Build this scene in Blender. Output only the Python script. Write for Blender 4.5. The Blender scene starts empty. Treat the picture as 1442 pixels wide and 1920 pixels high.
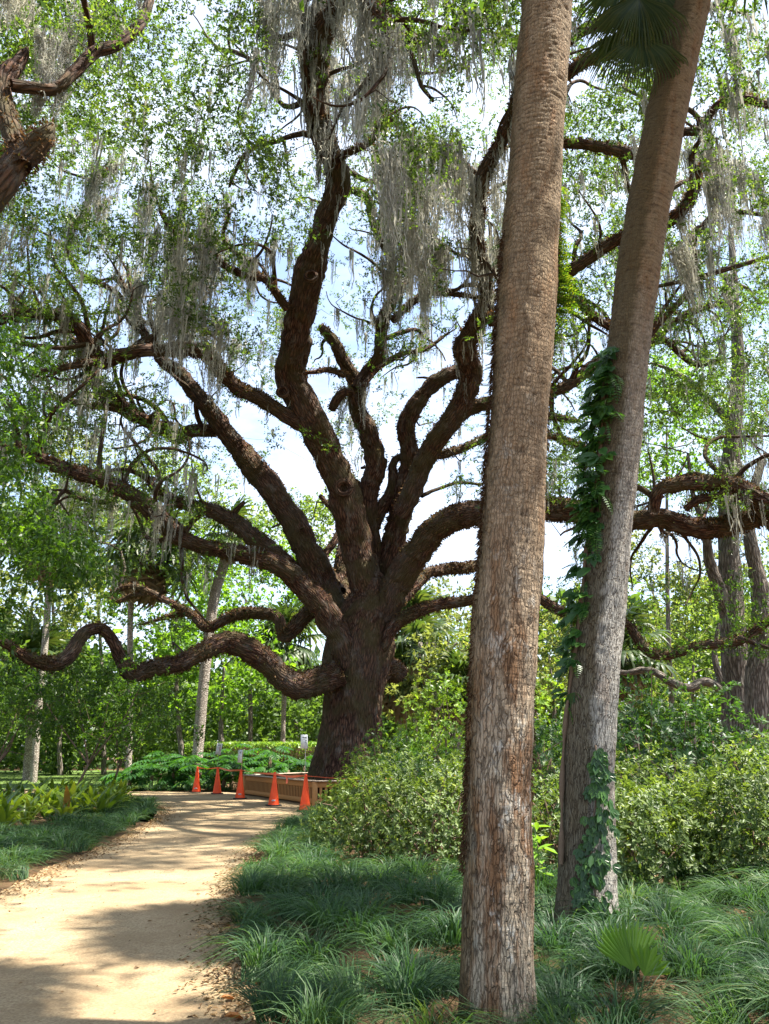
import bpy, math, random
import numpy as np
from mathutils import Vector, Matrix, Euler

rng = np.random.default_rng(11)
random.seed(11)
SC = bpy.context.scene
COL = SC.collection
R = math.radians

# ------------------------------------------------------------------ camera
PITCH = R(17.0); EYE = 1.6; F = 1450.0
cam_d = bpy.data.cameras.new('camera'); cam = bpy.data.objects.new('camera', cam_d)
COL.objects.link(cam); SC.camera = cam
cam.location = (0, 0, EYE); cam.rotation_euler = (R(90) + PITCH, 0, 0)
cam_d.sensor_fit = 'VERTICAL'; cam_d.sensor_height = 24; cam_d.lens = 24 * F / 1920
cam_d.clip_start = 0.05; cam_d.clip_end = 1500
# ------------------------------------------------------------------ light
SUN_EL, SUN_AZ = R(66), R(95)
w = bpy.data.worlds.new('World'); SC.world = w; w.use_nodes = True
nt = w.node_tree; nt.nodes.clear()
wo = nt.nodes.new('ShaderNodeOutputWorld'); bg = nt.nodes.new('ShaderNodeBackground')
sky = nt.nodes.new('ShaderNodeTexSky'); sky.sky_type = 'NISHITA'; sky.sun_disc = False
sky.sun_elevation = SUN_EL; sky.sun_rotation = SUN_AZ; sky.air_density = 1.0; sky.dust_density = 1.6; sky.ozone_density = 1.0
tc = nt.nodes.new('ShaderNodeTexCoord'); mp = nt.nodes.new('ShaderNodeMapping'); mp.inputs['Scale'].default_value = (1.6, 1.6, 4.2)
nz = nt.nodes.new('ShaderNodeTexNoise'); nz.inputs['Scale'].default_value = 1.5; nz.inputs['Detail'].default_value = 7; nz.inputs['Roughness'].default_value = .62
cr = nt.nodes.new('ShaderNodeValToRGB'); cr.color_ramp.elements[0].position = .42; cr.color_ramp.elements[1].position = .66
cr.color_ramp.elements[0].color = (.12, .12, .12, 1)
mx = nt.nodes.new('ShaderNodeMixRGB'); mx.inputs[2].default_value = (3.4, 3.8, 4.5, 1)
nt.links.new(tc.outputs['Generated'], mp.inputs[0]); nt.links.new(mp.outputs[0], nz.inputs['Vector'])
nt.links.new(nz.outputs[0], cr.inputs[0]); nt.links.new(cr.outputs[0], mx.inputs[0]); nt.links.new(sky.outputs[0], mx.inputs[1])
nt.links.new(mx.outputs[0], bg.inputs[0]); bg.inputs[1].default_value = 0.105
nt.links.new(bg.outputs[0], wo.inputs[0])
sd = bpy.data.lights.new('sun', 'SUN'); sun = bpy.data.objects.new('sun', sd); COL.objects.link(sun)
sd.energy = 5.0; sd.angle = R(0.55); sd.color = (1, .94, .83)
sdir = Vector((math.cos(SUN_EL) * math.sin(SUN_AZ), math.cos(SUN_EL) * math.cos(SUN_AZ), math.sin(SUN_EL)))
sun.rotation_euler = sdir.to_track_quat('Z', 'Y').to_euler(); sun.location = (0, 0, 60)
vs = SC.view_settings; vs.view_transform = 'Standard'; vs.look = 'None'; vs.exposure = 1.98; vs.gamma = 1; vs.use_curve_mapping = False
SC.cycles.max_bounces = 7; SC.cycles.diffuse_bounces = 4; SC.cycles.glossy_bounces = 2; SC.cycles.transmission_bounces = 4
SC.cycles.sample_clamp_indirect = 6.0; SC.cycles.use_denoising = True
SC.cycles.caustics_reflective = False; SC.cycles.caustics_refractive = False

# ------------------------------------------------------------------ geometry of the view: a photo pixel at a world distance Y (or on the ground)
CS, SN = math.cos(PITCH), math.sin(PITCH)
def PY(px, py, Y):
    y = (960 - py) / F; x = (px - 721) / F
    t = Y / (CS - y * SN)
    return np.array((x * t, Y, EYE + t * (SN + y * CS)))
def TY(py, Y): return Y / (CS - (960 - py) / F * SN)
def G(px, py, z=0.0):
    y = (960 - py) / F; t = (z - EYE) / (SN + y * CS)
    return np.array(((px - 721) / F * t, t * (CS - y * SN), z))
def proj(P):
    P = np.asarray(P, float).reshape(-1, 3)
    d = P[:, 1] * CS + (P[:, 2] - EYE) * SN
    u = -P[:, 1] * SN + (P[:, 2] - EYE) * CS
    d = np.where(np.abs(d) < .01, .01, d)
    return 721 + F * P[:, 0] / d, 960 - F * u / d, d

def unit(v):
    v = np.asarray(v, float); return v / np.maximum(np.linalg.norm(v, axis=-1, keepdims=True), 1e-9)
def rdir(n): return unit(rng.normal(size=(n, 3)))

_h = rng.random(4096).astype(np.float32)
def vnoise(p):
    p = np.asarray(p, float); i = np.floor(p).astype(np.int64); f = p - i; f = f * f * (3 - 2 * f)
    def h(a, b, c): return _h[((i[:, 0] + a) * 73856093 ^ (i[:, 1] + b) * 19349663 ^ (i[:, 2] + c) * 83492791) & 4095]
    x0 = h(0,0,0) * (1 - f[:, 0]) + h(1,0,0) * f[:, 0]; x1 = h(0,1,0) * (1 - f[:, 0]) + h(1,1,0) * f[:, 0]
    x2 = h(0,0,1) * (1 - f[:, 0]) + h(1,0,1) * f[:, 0]; x3 = h(0,1,1) * (1 - f[:, 0]) + h(1,1,1) * f[:, 0]
    y0 = x0 * (1 - f[:, 1]) + x1 * f[:, 1]; y1 = x2 * (1 - f[:, 1]) + x3 * f[:, 1]
    return (y0 * (1 - f[:, 2]) + y1 * f[:, 2]) * 2 - 1

# ------------------------------------------------------------------ mesh plumbing
def mesh_np(name, V, Q=None, T=None, mat=None, rnd=None, bk=None, crk=None, smooth=False):
    me = bpy.data.meshes.new(name)
    V = np.asarray(V, np.float32).reshape(-1, 3)
    Q = np.zeros((0, 4), np.int32) if Q is None else np.asarray(Q, np.int32).reshape(-1, 4)
    T = np.zeros((0, 3), np.int32) if T is None else np.asarray(T, np.int32).reshape(-1, 3)
    me.vertices.add(len(V)); me.vertices.foreach_set('co', V.ravel())
    li = np.concatenate([Q.ravel(), T.ravel()]); me.loops.add(len(li)); me.loops.foreach_set('vertex_index', li)
    nf = len(Q) + len(T); me.polygons.add(nf)
    ls = np.concatenate([np.arange(len(Q)) * 4, len(Q) * 4 + np.arange(len(T)) * 3]).astype(np.int32)
    me.polygons.foreach_set('loop_start', ls)
    if smooth: me.polygons.foreach_set('use_smooth', np.ones(nf, bool))
    me.update(calc_edges=True)
    if rnd is not None:
        a = me.attributes.new('rnd', 'FLOAT', 'FACE'); a.data.foreach_set('value', np.asarray(rnd, np.float32))
    if bk is not None:
        a = me.attributes.new('bk', 'FLOAT_VECTOR', 'POINT'); a.data.foreach_set('vector', np.asarray(bk, np.float32).ravel())
    if crk is not None:
        a = me.attributes.new('crk', 'FLOAT', 'POINT'); a.data.foreach_set('value', np.asarray(crk, np.float32))
    if mat: me.materials.append(mat)
    return me

class MB:
    """collects vertex blocks"""
    def __init__(s): s.V = []; s.Q = []; s.T = []; s.r = []; s.rt = []; s.B = []; s.n = 0
    def add(s, V, Q=None, T=None, rnd=None, bk=None):
        V = np.asarray(V, float).reshape(-1, 3)
        if Q is not None and len(Q):
            Q = np.asarray(Q).reshape(-1, 4); s.Q.append(Q + s.n)
            s.r.append(np.full(len(Q), rng.random()) if rnd is None else np.broadcast_to(rnd, (len(Q),)))
        if T is not None and len(T):
            T = np.asarray(T).reshape(-1, 3); s.T.append(T + s.n)
            s.rt.append(np.full(len(T), rng.random()) if rnd is None else np.broadcast_to(rnd, (len(T),)))
        s.V.append(V); s.B.append(np.zeros_like(V) if bk is None else bk); s.n += len(V)
    def mesh(s, name, mat, smooth=False):
        return mesh_np(name, np.concatenate(s.V), np.concatenate(s.Q) if s.Q else None, np.concatenate(s.T) if s.T else None,
                       mat, np.concatenate(s.r + s.rt), np.concatenate(s.B), smooth=smooth)

def tag(o, label=None, cat=None, group=None, kind=None):
    if label: o['label'] = label
    if cat: o['category'] = cat
    if group: o['group'] = group
    if kind: o['kind'] = kind
    return o
def ob(name, me, parent=None, M=None, kind=None):
    o = bpy.data.objects.new(name, me); COL.objects.link(o)
    if parent is not None:
        o.parent = parent; o.matrix_parent_inverse = Matrix.Translation(-parent.location)
    if M is not None: o.matrix_basis = M
    if kind: o['kind'] = kind
    return o
def thing(name, loc, label, cat, group=None):
    o = bpy.data.objects.new(name, None); COL.objects.link(o); o.location = Vector([float(c) for c in loc]); o.empty_display_size = .2
    return tag(o, label, cat, group)
def sub(o_parent_part, name, me, M=None):
    """sub-part: child of a part whose basis is identity under a thing"""
    o = bpy.data.objects.new(name, me); COL.objects.link(o); o.parent = o_parent_part
    o.matrix_parent_inverse = o_parent_part.matrix_basis.inverted()
    if M is not None: o.matrix_basis = M
    return o
def TRS(loc, rot=(0, 0, 0), sc=(1, 1, 1)):
    if isinstance(sc, (int, float)): sc = (sc, sc, sc)
    return Matrix.LocRotScale(Vector([float(c) for c in loc]), Euler([float(c) for c in rot]), Vector(sc))
def basis(loc, d, up, sc=1.0):
    """x axis along d, z near up"""
    x = Vector([float(c) for c in d]).normalized(); z = Vector([float(c) for c in up]); y = z.cross(x)
    if y.length < 1e-4: y = Vector((0, 1, 0)).cross(x)
    y.normalize(); z = x.cross(y)
    m = Matrix((x, y, z)).transposed() * float(sc)
    m = m.to_4x4(); m.translation = Vector([float(c) for c in loc]); return m

# ------------------------------------------------------------------ shapes
def box(mb, c, s, rz=0.0, rnd=None):
    c = np.asarray(c, float); hx, hy, hz = [v / 2 for v in s]
    V = np.array([(x, y, z) for z in (-hz, hz) for y in (-hy, hy) for x in (-hx, hx)])
    ca, sa = math.cos(rz), math.sin(rz)
    V = np.stack([V[:, 0] * ca - V[:, 1] * sa, V[:, 0] * sa + V[:, 1] * ca, V[:, 2]], 1) + c
    mb.add(V, [(0,2,3,1),(4,5,7,6),(0,1,5,4),(2,6,7,3),(0,4,6,2),(1,3,7,5)], rnd=rnd, bk=V * 1.0)
def crom(P, n):
    P = np.asarray(P, float); m = len(P)
    E = np.vstack([2 * P[0] - P[1], P, 2 * P[-1] - P[-2]])
    u = np.linspace(0, m - 1, n); i = np.minimum(u.astype(int), m - 2); f = (u - i)[:, None]
    a, b, c, d = E[i], E[i + 1], E[i + 2], E[i + 3]
    return .5 * (2 * b + (c - a) * f + (2 * a - 5 * b + 4 * c - d) * f * f + (3 * b - a - 3 * c + d) * f ** 3)
def frames(P):
    T = unit(np.gradient(P, axis=0)); n = len(P)
    ref = np.array((0, 0, 1.)) if abs(T[0, 2]) < .9 else np.array((1., 0, 0))
    U = np.zeros_like(P); u = unit(np.cross(T[0], ref)); U[0] = u
    for k in range(1, n):
        u = u - T[k] * u.dot(T[k]); u = u / max(np.linalg.norm(u), 1e-9); U[k] = u
    return T, U, np.cross(T, U)
def tube(P, r, sides=8, cap=True, lump=0.0, s0=0.0, seed=0.0):
    P = np.asarray(P, float); r = np.broadcast_to(np.asarray(r, float), (len(P),)); n = len(P)
    T, U, W = frames(P)
    a = np.arange(sides) / sides * 2 * math.pi
    ca, sa = np.cos(a), np.sin(a)
    s = s0 + np.concatenate([[0], np.cumsum(np.linalg.norm(np.diff(P, axis=0), axis=1))])
    bk = np.stack([(ca[None] * r[:, None]), (sa[None] * r[:, None]), np.broadcast_to(s[:, None], (n, sides))], 2).reshape(-1, 3) + seed
    rr = np.broadcast_to(r[:, None], (n, sides)).copy()
    if lump:
        q = bk / np.repeat(np.maximum(r, .05), sides)[:, None]
        rr *= 1 + lump * vnoise(q * 1.1).reshape(n, sides) + lump * .5 * vnoise(q * 2.7).reshape(n, sides)
    V = P[:, None] + (U[:, None] * ca[None, :, None] + W[:, None] * sa[None, :, None]) * rr[..., None]
    V = V.reshape(-1, 3)
    i = np.arange((n - 1) * sides); j = i // sides * sides; k = i % sides; k2 = (k + 1) % sides
    Q = np.stack([j + k, j + k2, j + sides + k2, j + sides + k], 1)
    Tt = None
    if cap:
        V = np.vstack([V, P[-1:] + T[-1:] * r[-1] * .5]); bk = np.vstack([bk, bk[-1:]])
        c = len(V) - 1; k = np.arange(sides); Tt = np.stack([(n - 1) * sides + k, (n - 1) * sides + (k + 1) % sides, np.full(sides, c)], 1)
    return V, Q, Tt, bk
def leafq(P, D, N, L, W, fold=.12):
    """one folded rhombus per leaf"""
    n = len(P); D = unit(D); S = unit(np.cross(D, N)); Nn = np.cross(S, D)
    L = np.broadcast_to(L, (n,))[:, None]; W = np.broadcast_to(W, (n,))[:, None]
    mid = P + D * L * .45 + Nn * W * fold
    V = np.stack([P, mid + S * W / 2, P + D * L - Nn * L * .08, mid - S * W / 2], 1).reshape(-1, 3)
    return V, np.arange(n * 4).reshape(n, 4)
def leaf6(P, D, N, L, W, fold=.15, droop=.12):
    """two quads folded on the midrib"""
    n = len(P); D = unit(D); S = unit(np.cross(D, N)); Nn = np.cross(S, D)
    L = np.broadcast_to(L, (n,))[:, None]; W = np.broadcast_to(W, (n,))[:, None]
    a = P + D * L * .28 + Nn * W * fold; b = P + D * L * .68 + Nn * (W * fold - L * droop * .3)
    tip = P + D * L - Nn * L * droop
    V = np.stack([P, a + S * W * .42, b + S * W * .46, tip, b - S * W * .46, a - S * W * .42], 1).reshape(-1, 3)
    k = np.arange(n)[:, None] * 6
    Q = np.concatenate([k + np.array([0, 1, 2, 3]), k + np.array([0, 3, 4, 5])], 1).reshape(-1, 4)
    return V, Q

# ------------------------------------------------------------------ materials
def nmat(name):
    m = bpy.data.materials.new(name); m.use_nodes = True; t = m.node_tree; t.nodes.clear()
    o = t.nodes.new('ShaderNodeOutputMaterial'); return m, t, o
def N_(t, typ, **k):
    n = t.nodes.new(typ)
    for a, b in k.items(): setattr(n, a, b)
    return n
def ramp(t, fac, stops):
    r = t.nodes.new('ShaderNodeValToRGB'); e = r.color_ramp.elements
    while len(e) < len(stops): e.new(.5)
    for i, (p, c) in enumerate(stops): e[i].position = p; e[i].color = (*c, 1)
    t.links.new(fac, r.inputs[0]); return r.outputs[0]
def noise(t, vec, scale, detail=4, rough=.6):
    n = t.nodes.new('ShaderNodeTexNoise'); n.inputs['Scale'].default_value = scale; n.inputs['Detail'].default_value = detail; n.inputs['Roughness'].default_value = rough
    if vec is not None: t.links.new(vec, n.inputs['Vector'])
    return n.outputs[0]
def mapped(t, vec, sc, loc=(0, 0, 0)):
    m = t.nodes.new('ShaderNodeMapping'); m.inputs['Scale'].default_value = sc; m.inputs['Location'].default_value = loc; t.links.new(vec, m.inputs[0]); return m.outputs[0]
def attr(t, name, out='Fac'):
    a = t.nodes.new('ShaderNodeAttribute'); a.attribute_name = name; return a.outputs[out]
def mix(t, f, a, b, typ='MIX'):
    m = t.nodes.new('ShaderNodeMixRGB'); m.blend_type = typ
    for i, v in ((0, f), (1, a), (2, b)):
        if isinstance(v, (int, float)): m.inputs[i].default_value = v
        elif isinstance(v, tuple): m.inputs[i].default_value = (*v, 1)
        else: t.links.new(v, m.inputs[i])
    return m.outputs[0]
def bump(t, h, strength, dist):
    b = t.nodes.new('ShaderNodeBump'); b.inputs['Strength'].default_value = strength; b.inputs['Distance'].default_value = dist
    t.links.new(h, b.inputs['Height']); return b.outputs[0]
def math_(t, op, a, b=0.0, clamp=False):
    m = t.nodes.new('ShaderNodeMath'); m.operation = op; m.use_clamp = clamp
    for i, v in ((0, a), (1, b)):
        if isinstance(v, (int, float)): m.inputs[i].default_value = v
        else: t.links.new(v, m.inputs[i])
    return m.outputs[0]
def princ(t, o, col, rough=.8, nrm=None, spec=.3):
    p = t.nodes.new('ShaderNodeBsdfPrincipled')
    if isinstance(col, tuple): p.inputs['Base Color'].default_value = (*col, 1)
    else: t.links.new(col, p.inputs['Base Color'])
    if isinstance(rough, (int, float)): p.inputs['Roughness'].default_value = rough
    else: t.links.new(rough, p.inputs['Roughness'])
    p.inputs['Specular IOR Level'].default_value = spec
    if nrm is not None: t.links.new(nrm, p.inputs['Normal'])
    if o is not None: t.links.new(p.outputs[0], o.inputs[0])
    return p
def leaf_mat(name, stops, tmul=(1.9, 1.7, .6), tf=.45, rough=.45, spec=.35, patch=.0):
    m, t, o = nmat(name)
    c = ramp(t, attr(t, 'rnd'), stops)
    g = N_(t, 'ShaderNodeNewGeometry')
    n = noise(t, g.outputs['Position'], .7 if patch == 0 else patch, 2)
    c = mix(t, .55, c, ramp(t, n, [(.3, (.6, .6, .6)), (.7, (1.25, 1.2, 1.0))]), 'MULTIPLY')
    p = princ(t, None, c, rough, None, spec)
    tr = N_(t, 'ShaderNodeBsdfTranslucent'); t.links.new(mix(t, 1, c, tmul, 'MULTIPLY'), tr.inputs[0])
    ms = N_(t, 'ShaderNodeMixShader'); ms.inputs[0].default_value = tf
    t.links.new(p.outputs[0], ms.inputs[1]); t.links.new(tr.outputs[0], ms.inputs[2]); t.links.new(ms.outputs[0], o.inputs[0])
    return m
def flat_mat(name, col, rough=.7, spec=.3, nscale=0, amt=.3):
    m, t, o = nmat(name)
    if nscale:
        g = N_(t, 'ShaderNodeTexCoord'); n = noise(t, g.outputs['Object'], nscale, 5)
        c = mix(t, amt, col, ramp(t, n, [(.3, tuple(v * .4 for v in col)), (.7, tuple(min(1, v * 1.5) for v in col))]))
    else: c = col
    princ(t, o, c, rough, None, spec); return m

def bark_mat(name, dark, mid, light, lichen=(.32, .31, .27), furrow=(16, 16, 3.2), bstr=.9, dist=.05, moss=None, lich_amt=.5):
    m, t, o = nmat(name)
    b = attr(t, 'bk', 'Vector')
    v = N_(t, 'ShaderNodeTexVoronoi', feature='DISTANCE_TO_EDGE'); v.inputs['Scale'].default_value = 1
    wn = N_(t, 'ShaderNodeTexNoise'); wn.inputs['Scale'].default_value = 3; wn.inputs['Detail'].default_value = 3; t.links.new(b, wn.inputs['Vector'])
    wv = mix(t, .07, b, wn.outputs['Color'])
    t.links.new(mapped(t, wv, furrow), v.inputs['Vector'])
    vd = ramp(t, v.outputs['Distance'], [(.0, (0, 0, 0)), (.28, (1, 1, 1))])
    n1 = noise(t, mapped(t, b, (30, 30, 9)), 1, 6, .7); n2 = noise(t, b, 1.1, 4); n7 = noise(t, b, .45, 3); n3 = noise(t, mapped(t, b, (4, 4, 2.5)), 1, 6, .7)
    h = math_(t, 'ADD', vd, math_(t, 'MULTIPLY', n1, .7))
    c = mix(t, n1, mid, light); c = mix(t, vd, dark, c)
    c = mix(t, math_(t, 'MULTIPLY', ramp(t, n3, [(.52, (0, 0, 0)), (.66, (1, 1, 1))]), lich_amt), c, lichen)
    c = mix(t, math_(t, 'MULTIPLY', ramp(t, n7, [(.45, (0, 0, 0)), (.65, (1, 1, 1))]), lich_amt * .9), c, mix(t, n1, dark, tuple(v * .75 for v in lichen)))
    if moss: c = mix(t, ramp(t, n2, [(.45, (0, 0, 0)), (.62, (.8, .8, .8))]), c, moss)
    princ(t, o, c, .9, bump(t, h, bstr, dist), .15)
    return m

def palm_bark_mat(name, tall, low, ringw, redf=1.0, gd=(.20, .145, .09), gl=(.57, .47, .35)):
    """tall / low: tint of the upper and lower trunk"""
    m, t, o = nmat(name)
    b = attr(t, 'bk', 'Vector'); ck = attr(t, 'crk')
    sep = N_(t, 'ShaderNodeSeparateXYZ'); t.links.new(b, sep.inputs[0])
    n1 = noise(t, mapped(t, b, (40, 40, 9)), 1, 6, .75)      # vertical fibre
    n2 = noise(t, mapped(t, b, (5.5, 5.5, 1.15)), 1, 8, .72)      # patches
    n3 = noise(t, mapped(t, b, (9, 9, 5), (3, 1, 7)), 1, 6, .75)
    n4 = noise(t, mapped(t, b, (90, 90, 60)), 1, 3, .6)
    n5 = noise(t, mapped(t, b, (2.0, 2.0, 42)), 1, 4, .65)     # ring tint
    red = mix(t, n1, (.11, .052, .024), (.32, .18, .095))
    grey = mix(t, n1, gd, gl)
    f = ramp(t, n2, [(.44, (0, 0, 0)), (.56, (1, 1, 1))])
    f = math_(t, 'ADD', f, 1 - redf, True); lowc = mix(t, f, red, grey)
    lowc = mix(t, math_(t, 'MULTIPLY', ramp(t, n3, [(.56, (0, 0, 0)), (.66, (1, 1, 1))]), .75), lowc, (.60, .57, .50))
    upc = mix(t, n5, (.13, .085, .045), (.38, .285, .175)); upc = mix(t, math_(t, 'MULTIPLY', n1, .4), upc, (.29, .205, .13))
    upc = mix(t, math_(t, 'MULTIPLY', ramp(t, n2, [(.48, (0, 0, 0)), (.62, (1, 1, 1))]), .65), upc, (.24, .125, .055))
    hz = math_(t, 'ADD', math_(t, 'MULTIPLY', sep.outputs[2], 1.0), math_(t, 'MULTIPLY', n2, 2.4))
    k = N_(t, 'ShaderNodeMapRange'); k.inputs[1].default_value = low; k.inputs[2].default_value = tall; t.links.new(hz, k.inputs[0])
    c = mix(t, k.outputs[0], lowc, upc)
    # dark brown root mat tint on the left side
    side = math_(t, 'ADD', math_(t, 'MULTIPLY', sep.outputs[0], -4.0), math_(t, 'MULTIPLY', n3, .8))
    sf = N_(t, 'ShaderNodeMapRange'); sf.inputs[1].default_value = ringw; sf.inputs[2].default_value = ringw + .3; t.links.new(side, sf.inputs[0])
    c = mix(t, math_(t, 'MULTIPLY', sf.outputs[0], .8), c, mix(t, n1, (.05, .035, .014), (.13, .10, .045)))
    c = mix(t, math_(t, 'MULTIPLY', ck, .95, True), c, (.03, .018, .012))
    vo = N_(t, 'ShaderNodeTexVoronoi', feature='DISTANCE_TO_EDGE'); vo.inputs['Scale'].default_value = 1
    wn = N_(t, 'ShaderNodeTexNoise'); wn.inputs['Scale'].default_value = 14; wn.inputs['Detail'].default_value = 3; t.links.new(b, wn.inputs['Vector'])
    t.links.new(mapped(t, mix(t, .035, b, wn.outputs['Color']), (52, 52, 7.5)), vo.inputs['Vector'])
    vc = ramp(t, vo.outputs['Distance'], [(.0, (1, 1, 1)), (.04, (.75, .75, .75)), (.11, (0, 0, 0))])
    vc = math_(t, 'MULTIPLY', vc, ramp(t, n3, [(.32, (.25, .25, .25)), (.5, (1, 1, 1))]))
    kk = math_(t, 'SUBTRACT', 1.0, k.outputs[0], True); c = mix(t, math_(t, 'MULTIPLY', math_(t, 'MULTIPLY', vc, .68), math_(t, 'ADD', math_(t, 'MULTIPLY', kk, .8), .2)), c, (.03, .018, .012))
    rg = math_(t, 'FRACT', math_(t, 'ADD', math_(t, 'MULTIPLY', sep.outputs[2], 24.0), math_(t, 'ADD', math_(t, 'MULTIPLY', n3, 3.0), math_(t, 'MULTIPLY', n2, 5.0))))
    rl = math_(t, 'MULTIPLY', ramp(t, rg, [(.0, (1, 1, 1)), (.10, (.7, .7, .7)), (.26, (0, 0, 0))]), math_(t, 'MULTIPLY', k.outputs[0], ramp(t, n1, [(.35, (.25, .25, .25)), (.6, (1, 1, 1))])))
    c = mix(t, math_(t, 'MULTIPLY', rl, .72), c, (.045, .03, .016))
    h = math_(t, 'ADD', math_(t, 'MULTIPLY', n1, 1.0), math_(t, 'MULTIPLY', n4, .5)); h = math_(t, 'ADD', h, math_(t, 'MULTIPLY', n5, .8)); h = math_(t, 'SUBTRACT', h, math_(t, 'MULTIPLY', math_(t, 'MAXIMUM', vc, rl), 1.3))
    princ(t, o, c, .9, bump(t, h, .8, .012), .15)
    return m

M = {}
M['oak_bark'] = bark_mat('oak_bark', (.018, .008, .006), (.085, .038, .024), (.19, .105, .068), furrow=(15, 15, 2.6), bstr=.8, dist=.06, lich_amt=.30, moss=(.07, .058, .026))
M['grey_bark'] = bark_mat('grey_bark', (.07, .055, .045), (.22, .18, .15), (.38, .33, .28), furrow=(14, 14, 2.0), bstr=.9, dist=.05)
M['twig'] = bark_mat('twig_bark', (.03, .022, .018), (.085, .06, .045), (.15, .12, .09), bstr=.4, dist=.02)
M['far_palm_bark'] = bark_mat('far_palm_bark', (.14, .11, .09), (.36, .31, .26), (.52, .48, .42), furrow=(10, 10, 14), bstr=.6, dist=.03)
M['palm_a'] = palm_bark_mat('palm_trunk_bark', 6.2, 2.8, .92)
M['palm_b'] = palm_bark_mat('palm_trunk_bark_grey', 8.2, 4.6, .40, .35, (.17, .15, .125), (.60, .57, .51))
M['oak_leaf'] = leaf_mat('oak_leaf', [(0, (.02, .042, .014)), (.45, (.05, .09, .025)), (.8, (.10, .15, .04)), (1, (.17, .19, .055))], (2.1, 2.2, .7), .48, .34)
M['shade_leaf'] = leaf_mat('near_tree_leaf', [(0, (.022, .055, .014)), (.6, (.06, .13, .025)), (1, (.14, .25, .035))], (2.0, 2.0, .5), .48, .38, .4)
M['far_leaf'] = leaf_mat('woodland_leaf', [(0, (.06, .11, .03)), (.5, (.12, .19, .05)), (1, (.20, .27, .07))], (1.9, 1.8, .8), .55, .5)
M['far_leaf_y'] = leaf_mat('woodland_leaf_yellow', [(0, (.09, .12, .035)), (.5, (.15, .19, .06)), (1, (.22, .25, .09))], (1.8, 1.7, .9), .5, .5)
M['far_leaf_d'] = leaf_mat('woodland_leaf_dark', [(0, (.035, .07, .022)), (.5, (.065, .12, .032)), (1, (.12, .18, .045))], (2.0, 2.0, .7), .5, .45)
M['green_leaf'] = leaf_mat('bright_tree_leaf', [(0, (.055, .12, .025)), (.5, (.10, .20, .035)), (1, (.17, .28, .05))], (1.8, 1.8, .5), .55, .42)
M['azalea'] = leaf_mat('azalea_leaf', [(0, (.035, .065, .02)), (.4, (.08, .13, .036)), (.8, (.15, .21, .062)), (.96, (.25, .29, .12)), (1, (.26, .15, .05))], (1.8, 1.8, .6), .38, .45, .35, 1.3)
M['azalea_y'] = leaf_mat('fresh_shrub_leaf', [(0, (.09, .18, .025)), (.5, (.16, .29, .04)), (1, (.27, .38, .07))], (1.7, 1.6, .5), .45, .4, .4, 1.3)
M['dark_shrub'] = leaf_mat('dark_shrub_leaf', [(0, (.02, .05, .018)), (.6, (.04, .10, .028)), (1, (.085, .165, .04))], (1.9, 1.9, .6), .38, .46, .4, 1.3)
M['liriope'] = leaf_mat('liriope_blade', [(0, (.018, .046, .022)), (.5, (.036, .085, .036)), (.85, (.075, .14, .05)), (.97, (.10, .13, .05)), (1, (.22, .17, .08))], (1.7, 1.8, .7), .38, .5, .28, .9)
M['lawn_blade'] = leaf_mat('lawn_blade', [(0, (.07, .13, .03)), (1, (.13, .20, .05))], (1.5, 1.5, .7), .4, .5)
M['brom'] = leaf_mat('bromeliad_leaf', [(0, (.06, .13, .02)), (.6, (.15, .23, .03)), (.85, (.26, .30, .05)), (1, (.30, .12, .05))], (1.6, 1.5, .5), .4, .32, .5)
M['philo'] = leaf_mat('philodendron_leaf', [(0, (.02, .065, .018)), (.6, (.035, .11, .028)), (1, (.09, .19, .035))], (1.8, 1.9, .4), .4, .42, .3)
M['frond'] = leaf_mat('palm_frond_leaf', [(0, (.03, .06, .02)), (.6, (.055, .095, .03)), (1, (.10, .13, .045))], (1.6, 1.6, .6), .35, .45)
M['dead_frond'] = leaf_mat('dead_frond_leaf', [(0, (.14, .10, .06)), (1, (.32, .25, .16))], (1.2, 1.1, .9), .3, .7)
M['seedling'] = leaf_mat('seedling_leaf', [(0, (.14, .28, .035)), (1, (.22, .38, .06))], (1.5, 1.4, .5), .45, .4, .4, 3)
M['fern_green'] = leaf_mat('fern_leaf', [(0, (.05, .12, .02)), (.5, (.10, .19, .03)), (1, (.20, .26, .045))], (1.6, 1.5, .4), .4, .5)
M['creeper'] = leaf_mat('creeper_leaf', [(0, (.025, .075, .018)), (.6, (.045, .125, .026)), (1, (.09, .20, .035))], (1.7, 1.8, .6), .35, .38, .5, 2)
M['moss'] = leaf_mat('spanish_moss', [(0, (.22, .22, .205)), (.6, (.40, .405, .38)), (1, (.52, .52, .49))], (1.25, 1.22, 1.12), .5, .9, .1)
M['brown_fern'] = leaf_mat('dry_resurrection_fern', [(0, (.045, .025, .014)), (.5, (.10, .06, .034)), (.85, (.18, .115, .062)), (1, (.11, .12, .04))], (1.3, 1.1, .8), .3, .8, .1)
M['litter'] = leaf_mat('dead_leaf', [(0, (.10, .06, .03)), (.5, (.25, .16, .08)), (1, (.45, .33, .2))], (1.1, .9, .7), .2, .7)
M['orange_leaf'] = leaf_mat('orange_dead_leaf', [(0, (.45, .16, .04)), (1, (.55, .22, .06))], (1.1, .9, .7), .2, .5, .4, 20)
M['stem'] = flat_mat('shrub_stem', (.16, .11, .075), .85, .2, 20)
M['petiole'] = flat_mat('petiole', (.12, .17, .05), .5, .4, 8)
M['cone'] = flat_mat('cone_orange', (.90, .085, .018), .5, .3, 5, .22)
M['rubber'] = flat_mat('black_rubber', (.02, .02, .022), .7, .3)
M['paper'] = flat_mat('paper_sheet', (.72, .72, .72), .6, .3, 9, .08)
M['ink'] = flat_mat('printed_ink', (.05, .05, .055), .7, .2)
M['ink_red'] = flat_mat('printed_red_ink', (.45, .06, .07), .7, .2)
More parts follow.
